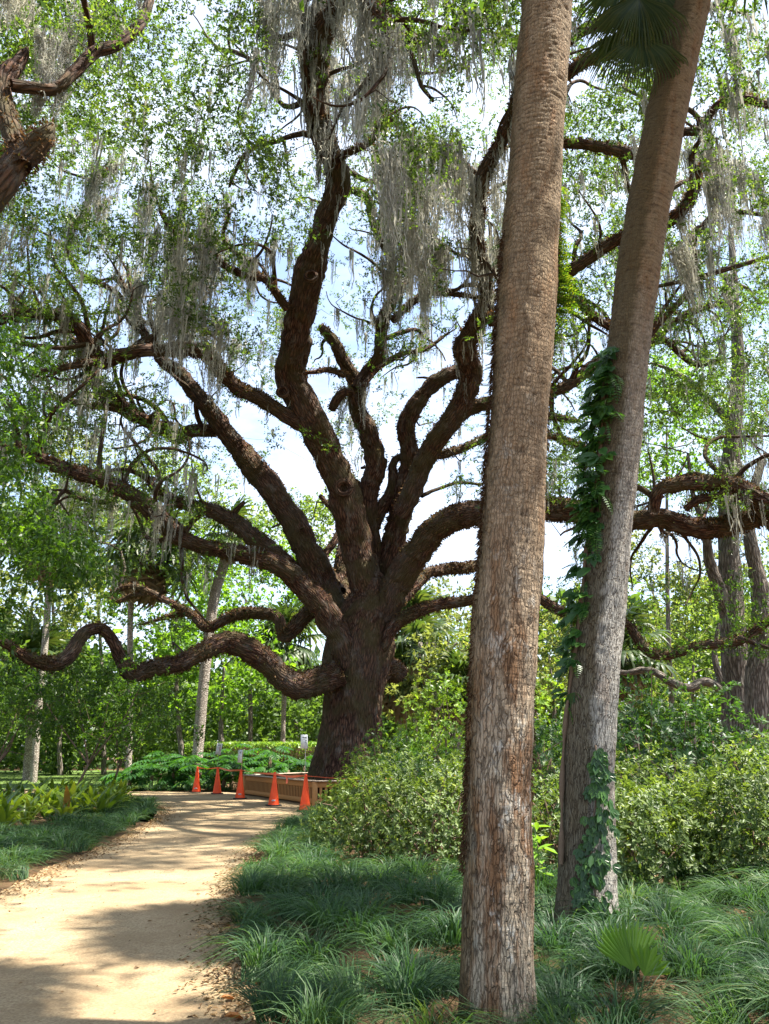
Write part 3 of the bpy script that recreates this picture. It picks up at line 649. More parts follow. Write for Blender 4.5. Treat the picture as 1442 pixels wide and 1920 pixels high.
# ---- spanish moss
def moss_mesh(k, n=34, length=1.0, width=.22, m=11, c=12, ww=.014):
    mb_P = []; V = []; Q = []; rn = []; off = 0
    for i in range(n):
        x0, y0 = rng.normal(size=2) * width * .5; L = length * rng.uniform(.18, 1) * (1 if i > 4 else 1.15)
        z = -np.linspace(0, L, m); s = np.linspace(0, 1, m)
        ph = rng.uniform(0, 6, 3); cx = x0 * (1 - .55 * s) + .05 * np.sin(s * 9 + ph[0]) * s + .012 * np.sin(s * 27 + ph[1]); cy = y0 * (1 - .55 * s) + .05 * np.sin(s * 8 + ph[1]) * s
        wd = ww * (1 - .6 * s) * rng.uniform(.6, 1.3) * (1 + .6 * np.sin(s * 23 + ph[2]))
        an = ph[2] + s * 2; A = np.stack([cx + np.cos(an) * wd, cy + np.sin(an) * wd, z], 1); B = np.stack([cx - np.cos(an) * wd, cy - np.sin(an) * wd, z], 1)
        V += [A, B]; q = np.arange(m - 1); Q.append(np.stack([off + q, off + q + 1, off + m + q + 1, off + m + q], 1)); rn.append(np.full(m - 1, rng.random())); off += 2 * m
        # side curls
        t_ = rng.random(c); cp = np.stack([np.interp(t_, s, cx), np.interp(t_, s, cy), -t_ * L], 1)
        VV, QQ = leafq(cp, unit(rdir(c) * 1.1 + np.array((0, 0, -.6))), rdir(c), .10 * rng.uniform(.6, 1.3, c), .016)
        V.append(VV); Q.append(QQ + off); rn.append(rng.random(c)); off += len(VV)
    return np.concatenate(V), np.concatenate(Q), np.concatenate(rn)
MV = [moss_mesh(k, rng.integers(24, 46), 1.0, rng.uniform(.14, .42)) for k in range(12)]
MVl = [moss_mesh(k, 10, 1.0, rng.uniform(.10, .24), 5, 2, .019) for k in range(12)]
MM = [mesh_np('spanish_moss', v, q, mat=M['moss'], rnd=rn) for v, q, rn in MV]
Pn = nd.P[:nd.n]; px, py, dd = proj(Pn)
inw = (px > -250) & (px < 1700) & (py > -350) & (py < 1250)
pr = np.where(inw, grid_at(MOSS, px, py), 0) ** .95 * np.clip(vnoise(Pn * .8) + .75, .1, 1)
pr[py < 0] *= .7
sel = rng.choice(nd.n, 1900, replace=False, p=pr / pr.sum())
spots = [(Pn[i_], None) for i_ in sel]
# heavy drapes on the leader's upper half
for P, r in (limb_nodes[0], limb_nodes[1]):
    x, y, _ = proj(P)
    for i_ in np.where(y < 330)[0][::3]:
        for q in range(1):
            d = rdir(1)[0]; d[1] = -abs(d[1]); spots.append((P[i_] + d * r[i_] * .95, rng.uniform(.8, 2.2)))
P, r = limb_nodes[18]; x, y, _ = proj(P)
for i_ in np.where((y < 700) & (y > 200))[0][::3]:
    d = rdir(1)[0]; d[1] = -abs(d[1]); spots.append((P[i_] + d * r[i_] * .95, rng.uniform(.5, 1.3)))
big = []; 
for p, L in spots:
    if L is None:
        x, y, _ = proj(p); g = float(grid_at(MOSS, x, y)[0]); L = rng.uniform(.4, 1.1) + g * rng.uniform(.2, 2.4)
    big.append((L, p))
order = sorted(range(len(big)), key=lambda i_: -big[i_][0])
rest = MB()
for rank, i_ in enumerate(order):
    L, p = big[i_]; k = rng.integers(0, 12); sx = rng.uniform(.6, 1.3) * (.75 + .2 * L); rz = rng.uniform(0, 6.28); z0 = .04
    if rank < 290: ob('spanish_moss', MM[k], oak, TRS(p + np.array((0, 0, z0)), (rng.normal() * .04, rng.normal() * .04, rz), (sx, sx, L)))
    else:
        v, q, rn = MVl[k]; c_, s_ = math.cos(rz), math.sin(rz)
        v2 = np.stack([(v[:, 0] * c_ - v[:, 1] * s_) * sx, (v[:, 0] * s_ + v[:, 1] * c_) * sx, v[:, 2] * L], 1) + p
        # thin the merged ones to half of their strands
        rest.add(v2, q[::1], rnd=rn)
ob('fine_moss', rest.mesh('fine_moss', M['moss']), oak, kind='stuff')

# ================================================================== NEAR PALMS
def palm_trunk(axis, radf, sides, ds, mat, crack=1.0, name='trunk'):
    axis = np.asarray(axis, float); L = np.linalg.norm(np.diff(axis, axis=0), axis=1).sum(); n = int(L / ds)
    q = crom(axis, n); P = q; T, U, W_ = frames(P)
    # fix the frame so that angle 0 faces +x
    U = unit(np.array((1., 0, 0)) - T * T[:, :1]); W_ = np.cross(T, U)
    a = np.arange(sides) / sides * 2 * math.pi; z = P[:, 2]; r = radf(z)
    s = np.concatenate([[0], np.cumsum(np.linalg.norm(np.diff(P, axis=0), axis=1))])
    b = np.stack([np.cos(a)[None] * r[:, None], np.sin(a)[None] * r[:, None], np.broadcast_to(s[:, None], (n, sides))], 2).reshape(-1, 3)
    zz = np.repeat(z, sides); hi = np.clip((zz - 2.2) / 3.5, 0, 1)
    warp = vnoise(b * 4)[:, None] * .05
    c1 = np.abs(vnoise((b + warp) * np.array((30, 30, 4.6)))); c2 = np.abs(vnoise((b + warp + 7) * np.array((46, 46, 8))))
    brk = np.clip(vnoise(b * np.array((12, 12, 14)) + 3) + .75, 0, 1)
    ck = np.clip(1 - c1 / .17, 0, 1) * brk + .7 * np.clip(1 - c2 / .15, 0, 1) * brk
    ph = b[:, 2] / .046 + .9 * vnoise(b * np.array((3, 3, 2))) + .35 * vnoise(b * np.array((14, 14, 3)))
    saw = ph - np.floor(ph)
    ring = np.clip(1 - saw / .16, 0, 1)
    tr = .25 + .75 * hi
    ck = ck * .45; disp = -.013 * ck * crack * (1 - .55 * hi) - .006 * ring * tr + .004 * saw * tr + .010 * vnoise(b * np.array((7, 7, 4))) + .016 * vnoise(b * np.array((2.2, 2.2, 1.3))) + .004 * vnoise(b * np.array((30, 30, 12)))
    rr = (np.repeat(r, sides) + disp).reshape(n, sides)
    V = (P[:, None] + (U[:, None] * np.cos(a)[None, :, None] + W_[:, None] * np.sin(a)[None, :, None]) * rr[..., None]).reshape(-1, 3)
    i = np.arange((n - 1) * sides); j = i // sides * sides; k = i % sides; k2 = (k + 1) % sides
    return mesh_np(name, V, np.stack([j + k, j + k2, j + sides + k2, j + sides + k], 1), mat=mat, bk=b, crk=np.clip(ck * (1 - .55 * hi) + ring * .55 * tr, 0, 1), smooth=True), P, r
def fan_leaf(nseg=34, Rf=.85, droop=.25, spread=155, pet=.9, split=.5):
    """costapalmate fan along +x: petiole then folded segments, tips split and drooping"""
    mb = MB()
    Pp = np.array([(0, 0, 0), (pet * .5, 0, .03), (pet, 0, 0)]); V, Q, T, bk = tube(crom(Pp, 5), np.linspace(.016, .009, 5), 5); mb.add(V, Q, T)
    angs = np.radians(np.linspace(-spread, spread, nseg)); da = angs[1] - angs[0]
    for an in angs:
        Rl = Rf * (1 - .25 * abs(an / math.pi)) * rng.uniform(.9, 1.06); c = np.array((pet, 0, 0)); h = .02
        def pt(rad, a_, z): return c + np.array((math.cos(a_) * rad, math.sin(a_) * rad, z))
        r1, r2, r3 = Rl * split, Rl * .8, Rl
        w = da * .5
        V = [pt(.01, an, 0), pt(r1, an - w, -.02), pt(r1, an, h - .01), pt(r1, an + w, -.02),
             pt(r2, an - w * .45, -droop * .35), pt(r2, an, -droop * .33 + .006), pt(r2, an + w * .45, -droop * .35), pt(r3, an + rng.normal() * .02, -droop * rng.uniform(.8, 1.3))]
        mb.add(V, [(1, 4, 5, 2), (2, 5, 6, 3)], [(0, 1, 2), (0, 2, 3), (4, 7, 5), (5, 7, 6)], rnd=rng.random())
    return mb
FAN = fan_leaf(36, .95, .42).mesh('frond', M['frond']); FAN2 = fan_leaf(30, .85, .6).mesh('frond', M['frond'])
HFAN = fan_leaf(40, .95, .3, spread=62, pet=.5).mesh('frond', M['frond'])
DFAN = fan_leaf(24, .8, .7).mesh('dead_frond', M['dead_frond'])
FARF = fan_leaf(18, .95, .5).mesh('frond', M['frond']); FARD = fan_leaf(14, .9, .7).mesh('dead_frond', M['dead_frond'])
def palm_head(root, top, n=26, nd_=8, fan=(FAN, FAN2), dfan=DFAN, sc=1.0, lo=-50, hi=80):
    for i in range(n):
        az = i * 2.399 + rng.normal() * .15; el = R(lo + (hi - lo) * (i + .5) / n) + rng.normal() * .08
        d = np.array((math.cos(az) * math.cos(el), math.sin(az) * math.cos(el), math.sin(el)))
        ob('frond', fan[i % len(fan)], root, basis(top + np.array((0, 0, .25 * i / n)), d, (0, 0, 1) if el < 1.2 else (-d[0], -d[1], .3), sc * rng.uniform(.85, 1.15)))
    for i in range(nd_):
        az = i * 6.283 / max(nd_, 1) + rng.normal() * .3; el = R(-72) + rng.normal() * .1
        d = np.array((math.cos(az) * math.cos(el), math.sin(az) * math.cos(el), math.sin(el)))
        ob('dead_frond', dfan, root, basis(top + np.array((0, 0, -.1)), d, (math.cos(az), math.sin(az), .2), sc * rng.uniform(.8, 1.0)))

def YA(py): return 5.0
axA = [PY(922, 2134, 5.0)] + [PY(x, y, 5.0) for x, y in ((930,1920),(936,1500),(944,1250),(959,1000),(979,700),(998,400),(1011,200),(1027,0),(1040,-220),(1048,-420),(1054,-620))]
axA[0][2] = -.05
def rA(z): return np.interp(z, [0, .5, 1.4, 3, 5, 7, 12], [.235, .213, .203, .208, .215, .21, .19])
palmA = thing('sabal_palm', (axA[0][0], axA[0][1], 0), 'nearest tall palm trunk with cracked brown and grey bark beside the path bend', 'palm tree')
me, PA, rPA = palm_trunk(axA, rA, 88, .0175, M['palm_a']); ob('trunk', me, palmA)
palm_head(palmA, PA[-1], 22, 4)
axB = [PY(1098, 1764, 7.6)] + [PY(x, y, 7.6) for x, y in ((1100,1700),(1103,1500),(1116,1250),(1146,1000),(1160,850),(1180,640),(1214,400),(1252,200),(1298,0),(1328,-110),(1362,-230))]
axB[0][2] = -.05
def rB(z): return np.interp(z, [0, .4, 1, 2.5, 4, 6, 8, 9.5, 12], [.30, .265, .245, .225, .21, .235, .245, .24, .235])
palmB = thing('sabal_palm', (axB[0][0], axB[0][1], 0), 'second palm trunk, leaning right, with vines climbing its left side', 'palm tree')
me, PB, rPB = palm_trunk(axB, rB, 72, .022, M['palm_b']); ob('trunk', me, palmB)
palm_head(palmB, PB[-1], 26, 0, lo=-25)
# fronds hanging into the picture beside the leaning trunk
for (px, py, dx, sc, Yo) in ((1215,-95,-.12,1.0,7.9),(1175,-110,-.32,1.0,7.4),(1165,-60,-.22,1.0,7.7),(1205,-50,-.08,1.0,7.3),(1225,-40,-.02,.9,8.2),(1240,-70,.05,.85,8.1),(1150,-150,-.45,1.0,7.9),(1195,-130,-.2,1.05,7.2),(1230,-150,.02,1.05,7.5),
                         (1452,-190,.16,.8,7.8),(1440,-215,.08,.8,7.4),(1480,-185,.22,.8,8.0)):
    p = PY(px, py + 150, Yo); d = np.array((dx, (Yo - 7.6) * .3, -1.)); ob('frond', HFAN, palmB, basis(p - unit(d) * .72, d, (dx, -1, .1), sc * .86))

# vines ---------------------------------------------------------------
def leaf_small(L, W, mat, name='leaf', lobes=1):
    mb = MB()
    if lobes == 1:
        V, Q = leaf6(np.array([(0., 0, 0)]), np.array([(1., 0, 0)]), np.array([(0., 0, 1)]), L, W); mb.add(V, Q)
    else:
        for k in range(lobes):
            an = (k - (lobes - 1) / 2) * .55; V, Q = leaf6(np.array([(0., 0, 0)]), np.array([(math.cos(an), math.sin(an), 0)]), np.array([(0., 0, 1)]), L * (1 - .18 * abs(k - (lobes - 1) / 2)), W); mb.add(V, Q)
    return mb.mesh(name, mat)
LV = [leaf_small(.085, .042, M['creeper'], lobes=3), leaf_small(.10, .045, M['creeper'], lobes=3), leaf_small(.10, .05, M['creeper']), leaf_small(.075, .036, M['creeper'], lobes=5)]
def on_trunk(Pt, rt, z, ang):
    k = int(np.argmin(np.abs(Pt[:, 2] - z))); T = unit(Pt[min(k + 1, len(Pt) - 1)] - Pt[max(k - 1, 0)])
    U = unit(np.array((1., 0, 0)) - T * T[0]); W_ = np.cross(T, U); d = U * math.cos(ang) + W_ * math.sin(ang)
    return Pt[k] + d * rt[k], d, T
# lower creeper: on the camera side of the leaning palm, y 1440..1740
vine = thing('climbing_creeper', (axB[0][0] - .05, 7.3, 0), 'dark green creeper climbing the foot of the leaning palm', 'vine')
stem = []
for z in np.linspace(.0, 1.62, 30):
    p, d, T = on_trunk(PB, rPB, z, R(-92 + 5 * math.sin(z * 6))); stem.append(p + d * .012)
V, Q, T_, bk = tube(np.array(stem), .008, 5); mb = MB(); mb.add(V, Q, T_, bk=bk); ob('stem', mb.mesh('stem', M['stem']), vine)
for i in range(230):
    z = rng.uniform(.03, 1.62) ** 1.0; wdt = np.interp(z, [0, .3, .7, 1.2, 1.62], [34, 40, 30, 24, 7]); cen = np.interp(z, [0, .6, 1.3, 1.62], [-99, -93, -85, -91])
    p, d, T = on_trunk(PB, rPB, z, R(cen + rng.normal() * wdt * .5)); dirn = unit(np.array((rng.normal() * .45, 0, -1)) + d * rng.uniform(.1, .7))
    ob('leaf', LV[i % 4], vine, basis(p + d * rng.uniform(.012, .06), dirn, d, rng.uniform(.7, 1.25)))
# upper mat of ferns and creeper on its left side, y 820..1430
fern_piece = MB()
for k in range(11):
    s_ = k / 10; x = .02 + s_ * .26; w_ = .07 * math.sin(math.pi * min(1, s_ * .9 + .12)) + .012; z = .05 * s_ - .12 * s_ * s_
    for sg in (-1, 1):
        V, Q = leafq(np.array([(x, 0, z)]), np.array([(.35, sg, -.15)]), np.array([(0, 0, 1.)]), w_, .024); fern_piece.add(V, Q, rnd=rng.random())
V, Q, T_, bk = tube(np.array([(0, 0, 0), (.14, 0, .01), (.29, 0, -.06)]), .003, 3); fern_piece.add(V, Q, T_)
FERN = fern_piece.mesh('frond', M['fern_green']); FERND = bpy.data.meshes.new('frond')
FERND = FERN.copy(); FERND.materials[0] = M['creeper']
vine2 = thing('fern_vine', (axB[0][0] - .3, 7.7, 0), 'thick column of ferns and creeper down the left side of the leaning palm', 'vine')
stem = []
for z in np.linspace(.6, 5.7, 60):
    p, d, T = on_trunk(PB, rPB, z, R(-165 + 8 * math.sin(z * 3))); stem.append(p + d * .02)
V, Q, T_, bk = tube(np.array(stem), .02 + .01 * np.sin(np.arange(60)), 6); mb = MB(); mb.add(V, Q, T_, bk=bk); ob('stem', mb.mesh('stem', M['stem']), vine2)
for i in range(295):
    z = rng.uniform(1.9, 5.75) if rng.random() < .45 else rng.uniform(3.6, 5.7); thick = np.interp(z, [1.7, 2.6, 3.3, 4.2, 5.4, 5.75], [.3, .6, .5, 1.1, .9, .3])
    p, d, T = on_trunk(PB, rPB, z, R(-170 + np.clip(rng.normal() * 24, -60, 34))); dirn = unit(d * rng.uniform(.3, 1.0) + np.array((rng.normal() * .4, rng.normal() * .4, -rng.uniform(.2, 1.0))))
    if rng.random() < .55: ob('leaf', LV[i % 3], vine2, basis(p + d * rng.uniform(.02, .16) * thick, dirn, unit(d + np.array((0, -.5, .6))), rng.uniform(1.2, 2.3)))
    else: ob('fern_frond', FERND, vine2, basis(p + d * .02, dirn, (0, 0, 1), rng.uniform(.7, 1.15) * (.5 + .6 * thick)))
# ferns behind the near palm, showing on both sides (y 300..720)
vine3 = thing('fern_vine', (axA[0][0] + .2, 5.2, 0), 'yellow green ferns sprouting from behind the nearest palm trunk', 'fern')
def zA(py): return float(np.interp(py, [0, 200, 400, 700, 1000], [7.67, 6.45, 5.45, 4.2, 3.1]))
for i in range(210):
    right = rng.random() < .72
    py = rng.uniform(300, 660) if right else rng.uniform(430, 900)
    z = zA(py); ang = R(rng.uniform(15, 70)) if right else R(rng.uniform(130, 170))
    p, d, T = on_trunk(PA, rPA, z, ang); out = np.interp(py, [300, 400, 540, 660], [.4, .8, 1.1, .5]) if right else .45
    dirn = unit(d * 1.0 + np.array(((.5 if right else -.2), rng.normal() * .5, rng.uniform(-.5, .5))))
    ob('fern_frond', FERN if (right or rng.random() < .3) else FERND, vine3, basis(p, dirn, (0, 0, 1), rng.uniform(.5, .95) * out * .9))
# shaggy root mat down the far edges of the near palm
PPp = []; DDp = []
for i in range(5200):
    right = rng.random() < .45; z = rng.uniform(1.3, 5.6) if right else rng.uniform(.9, 5.3)
    p, d, T = on_trunk(PA, rPA, z, R(rng.uniform(8, 40)) if right else R(rng.uniform(165, 200))); PPp.append(p); DDp.append(unit(d * .5 + rdir(1)[0] * .5 + np.array((0, 0, -.8))))
V, Q = leafq(np.array(PPp), np.array(DDp), rdir(len(PPp)), rng.uniform(.02, .055, len(PPp)), .010)
ob('root_mat', mesh_np('root_mat', V, Q, mat=M['brown_fern'], rnd=rng.random(len(PPp)) * .6), palmA, kind='stuff')

# ================================================================== OAK AT THE LEFT, its crown over the path
def limb_abs(pts, Y0, Y1, step=.12):
    return limb3(pts, Y0, Y1, step, Yf=lambda py: 0.0)
oakL = thing('live_oak', (-7.2, 8.6, 0), 'neighbouring oak whose broken limb leans in at the top left corner', 'tree')
LL = [ (8.6, 8.8, [(-330,1750,60),(-320,1300,52),(-260,900,46),(-170,600,42),(-60,420,33),(0,345,28),(32,305,26),(58,280,25),(80,262,21),(92,244,13),(99,232,5)]),
       (8.7, 9.2, [(40,315,18),(24,255,19),(10,205,17),(4,165,17),(17,138,18),(36,116,13),(47,98,8),(51,90,3)]),
       (8.9, 10.5, [(22,160,12),(60,165,11),(100,168,11),(140,135,11),(175,100,11),(215,85,11),(255,55,10),(275,20,9),(285,-30,8),(300,-120,6)]),
       (10, 9, [(172,102,7),(170,60,7),(160,15,6),(150,-60,5)]),
       (8.6, 6, [(-200,700,26),(-260,300,22),(-240,0,20),(-150,-200,18),(0,-400,15),(200,-600,12),(400,-900,9)]),
       (8.6, 12, [(-130,520,22),(-150,200,18),(-60,-80,16),(100,-260,13),(350,-330,10),(600,-380,8)]) ]
ndL = Nodes(); lnL = []
for o0, o1, pts in LL:
    P, r = limb_abs(pts, o0, o1)
    if pts is LL[0][2]: P[0, 2] = -.1
    V, Q, T, bk = tube(P, r, 20, True, .13, seed=o0); mb = MB(); mb.add(V, Q, T, bk=bk); ob('limb' if pts is not LL[0][2] else 'trunk', mb.mesh('limb', M['oak_bark'], True), oakL)
    lnL.append((P, r)); ndL.add(P[len(P) // 2::2], r[len(P) // 2::2])
CL = []
while len(CL) < 1150:  # unseen overhead leaf clumps, laid out to dapple the path with shade
    p = np.array((rng.uniform(-7, 13), rng.uniform(-5, 13.5), rng.uniform(8.5, 15)))
    x, y, d = proj(p)
    if d[0] > 0 and y[0] > -60 and -200 < x[0] < 1600: continue
    if vnoise((p[None] + 40) / 1.9)[0] < rng.uniform(-.2, .3): continue
    q_ = p - np.array(sdir) * (p[2] - .8) / sdir.z          # where its shade falls
    if q_[0] > 1.6 and 7.5 < q_[1] < 14 and rng.random() < .85: continue  # clumps thinned so that sun reaches the right bank
    CL.append(p)
for x, y, n_ in ((40,40,10),(110,20,9),(60,90,6),(190,150,4),(230,30,5),(150,180,6),(190,40,6)):
    for q in range(n_): CL.append(PY(x + rng.normal() * 45, y + rng.normal() * 40, rng.uniform(9, 11.5)))
CL = np.array(CL)
nOv = len(CL) - 40; mb = MB(); nO = Nodes(30000)
for P, r in lnL[4:]: nO.add(P[len(P) // 3::2], r[len(P) // 3::2])
grow(nO, CL[:nOv], mb, rk=.011, maxr=.09)
nI = Nodes(3000)
for P, r in lnL[2:4]: nI.add(P[::2], r[::2])
grow(nI, CL[nOv:], mb, rk=.008, maxr=.02); ob('twigs', mb.mesh('twigs', M['twig']), oakL, kind='stuff')
V, Q, rn = foliage(CL[:nOv], 45, rng.uniform(.3, .6, nOv), .14, .07); ob('crown', mesh_np('crown', V, Q, mat=M['oak_leaf'], rnd=rn), oakL, kind='stuff')
V, Q, rn = foliage(CL[nOv:], 126, .42, .062, .03); ob('crown', mesh_np('crown', V, Q, mat=M['oak_leaf'], rnd=rn), oakL, kind='stuff')
eP, eR = lnL[0]; V, Q, rn = limb_fern(lnL + [(eP[-14:], eR[-14:] * 1.15)] * 4, 1500, .06); ob('resurrection_fern', mesh_np('resurrection_fern', V, Q, mat=M['brown_fern'], rnd=rn), oakL, kind='stuff')
for x, y, L, Y in ((80,60,1.0,9.2),(95,90,.9,9.2),(105,60,1.2,9.3),(125,80,.9,9.5),(132,50,1.1,9.6),(60,0,.8,9.5),(75,175,.5,9.2),(110,165,.6,9.3),(20,-20,.9,9),(265,0,.5,10.3),(240,60,.35,10),(150,10,.6,9.6),(40,-10,.7,9.2),(118,140,.5,9.4),(92,120,.7,9.1)):
    ob('spanish_moss', MM[rng.integers(0, 12)], oakL, TRS(PY(x, y, Y), (0, 0, rng.uniform(0, 6)), (.55, .55, L)))

# ================================================================== TREES
def tree(loc, trunk, rad, centers, per, spread, L, W, leafm, barkm, label, cat='tree', group=None, rk=.014, limbs=(), name='broadleaf_tree', six=False, droop=0.0, moss=0):
    loc = np.asarray(loc, float); root = thing(name, (loc[0], loc[1], 0), label, cat, group)
    P = crom(np.asarray(trunk, float), max(10, len(trunk) * 6)); rr = np.interp(np.linspace(0, 1, len(P)), np.linspace(0, 1, len(rad)), rad)
    V, Q, T, bk = tube(P, rr, 14, True, .12, seed=loc[0]); mb = MB(); mb.add(V, Q, T, bk=bk); ob('trunk', mb.mesh('trunk', barkm, True), root)
    nn = Nodes(30000); nn.add(P[len(P) // 3:], rr[len(P) // 3:])
    for lp, lr in limbs:
        P2 = crom(np.asarray(lp, float), len(lp) * 6); r2 = np.interp(np.linspace(0, 1, len(P2)), np.linspace(0, 1, len(lr)), lr)
        V, Q, T, bk = tube(P2, r2, 12, True, .12, seed=loc[1]); mb = MB(); mb.add(V, Q, T, bk=bk); ob('limb', mb.mesh('limb', barkm, True), root); nn.add(P2[2:], r2[2:])
    mb = MB(); grow(nn, centers, mb, rk=rk, maxr=.14, step=.9)
    if mb.n: ob('branches', mb.mesh('branches', barkm), root, kind='stuff')
    V, Q, rn = foliage(centers, per, spread, L, W, six=six, droop=droop)
    ob('crown', mesh_np('crown', V, Q, mat=leafm, rnd=rn), root, kind='stuff')
    for _ in range(moss):
        k = rng.integers(0, nn.n); p = nn.P[k]; ob('spanish_moss', MM[rng.integers(0, 12)], root, TRS(p, (0, 0, rng.uniform(0, 6)), (1.4, 1.4, rng.uniform(.8, 2.4))))
    return root
def blob(c, rad, n, hollow=.45):
    d = rdir(n); u = (hollow + (1 - hollow) * rng.random(n)) ** .7
    return np.asarray(c) + d * u[:, None] * np.asarray(rad)

# tall trees at the right
def ptsY(l, Y, rscale=1): return [PY(x, y, Y) for x, y, *_ in l]
R1 = [(1402,1478,30),(1392,1400,27),(1384,1300,25),(1376,1200,24),(1370,1100,21),(1366,950,18),(1376,800,15),(1384,690,12),(1378,560,8),(1370,430,5)]
tp = ptsY(R1, 29); tp[0][2] = 0
c1 = np.array([PY(rng.uniform(1130, 1600), rng.uniform(420, 1000), rng.uniform(29, 37)) for _ in range(330)])
tree(tp[0], tp, [TY(p[1], 29) / F * p[2] for p in R1], c1, 72, .75, .125, .06, M['green_leaf'], M['grey_bark'], 'tall grey forked tree at the right, straighter of the two trunks', moss=10,
     limbs=[([PY(x, y, Y) for x, y, Y in ((1368,1160,29),(1348,1105,28.7),(1330,1050,28.5),(1322,990,28),(1300,930,28),(1290,850,28))], [.30, .25, .2, .14, .09, .05]),
            ([PY(x, y, Y) for x, y, Y in ((1375,800,29),(1320,740,30),(1270,700,31),(1220,680,31))], [.2, .14, .1, .05])], name='tall_tree')
R2 = [(1436,1478,28),(1430,1400,27),(1424,1300,28),(1432,1200,22),(1426,1110,17),(1412,1040,13),(1404,960,10),(1430,860,7)]
tp = ptsY(R2, 27); tp[0][2] = 0
c2 = np.array([PY(rng.uniform(1300, 1700), rng.uniform(560, 980), rng.uniform(27, 32)) for _ in range(90)])
tree(tp[0], tp, [TY(p[1], 27) / F * p[2] for p in R2], c2, 72, .7, .125, .06, M['green_leaf'], M['grey_bark'], 'brown twisting tree trunk at the right edge of the garden', moss=6, name='tall_tree')
# low branch foliage round the drooping right limb is part of the great oak's crown
cc = np.array([PY(rng.uniform(1040, 1150) if rng.random() < .3 else rng.uniform(1180, 1480), rng.uniform(1090, 1240), rng.uniform(24, 27)) for _ in range(75)])
mb = MB(); grow(nd, cc, mb, rk=.01); ob('twigs', mb.mesh('twigs', M['twig']), oak, kind='stuff')
V, Q, rn = foliage(cc, 72, .5, .10, .048); ob('crown', mesh_np('crown', V, Q, mat=M['shade_leaf'], rnd=rn), oak, kind='stuff')

# dense tree hanging in from the left edge
cl = []
while len(cl) < 400:
    px_, py_ = rng.uniform(-420, 190), rng.uniform(600, 1215)
    lim = np.interp(py_, [600, 680, 760, 830, 900, 960, 1010, 1080, 1150, 1180, 1215], [40, 95, 110, 60, 90, 120, 165, 185, 140, 20, -60])
    if px_ > lim - 12 or vnoise(np.array([[px_ / 70, py_ / 55, 4.]]))[0] < rng.uniform(-.8, .2): continue
    cl.append(PY(px_, py_, rng.uniform(13.2, 16)))
cl = np.array(cl)
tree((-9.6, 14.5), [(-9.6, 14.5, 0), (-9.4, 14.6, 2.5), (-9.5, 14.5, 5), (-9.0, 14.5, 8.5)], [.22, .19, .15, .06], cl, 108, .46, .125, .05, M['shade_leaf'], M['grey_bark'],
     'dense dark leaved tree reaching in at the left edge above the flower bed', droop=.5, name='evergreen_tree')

# small open shrubs on stems at the left (camellia like)
for (bx, by, tops, lab) in (((125), 1512, [(166,1433),(190,1380),(150,1330),(230,1350),(100,1340)], 'small twiggy evergreen with a slanting stem behind the yellow green leaves'),
                             ((203), 1502, [(222,1440),(235,1400),(260,1345),(215,1320),(300,1330)], 'small evergreen with a slim upright stem near the path corner'),
                             ((-30), 1505, [(-10,1440),(20,1400),(30,1340),(-40,1320),(70,1310)], 'small evergreen shrub cut off by the left edge')):
    b = G(bx, by); Y = b[1]
    st = [b, PY(tops[0][0], tops[0][1], Y), PY(tops[1][0], tops[1][1], Y + .2)]
    lm = [([st[1], PY(x, y, Y + o_), PY(x + (x - tops[0][0]) * .5, y - 60, Y + o_ * 1.6)], [.03, .018, .008]) for (x, y), o_ in zip(tops[1:], (-.8, .9, -.3, .6))]
    cx = np.mean([q[0] for q in tops]); cs_ = np.array([PY(cx + rng.normal() * 68, 1318 + rng.normal() * 48, Y + rng.normal() * .9) for _ in range(88)])
    cs_ = cs_[(proj(cs_)[1] < 1425) & (proj(cs_)[1] > 1215)]
    tree(b, st, [.045, .035, .02], cs_, 90, .32, .10, .05, M['shade_leaf'], M['stem'], lab, cat='shrub', limbs=lm, name='camellia_shrub', rk=.008)

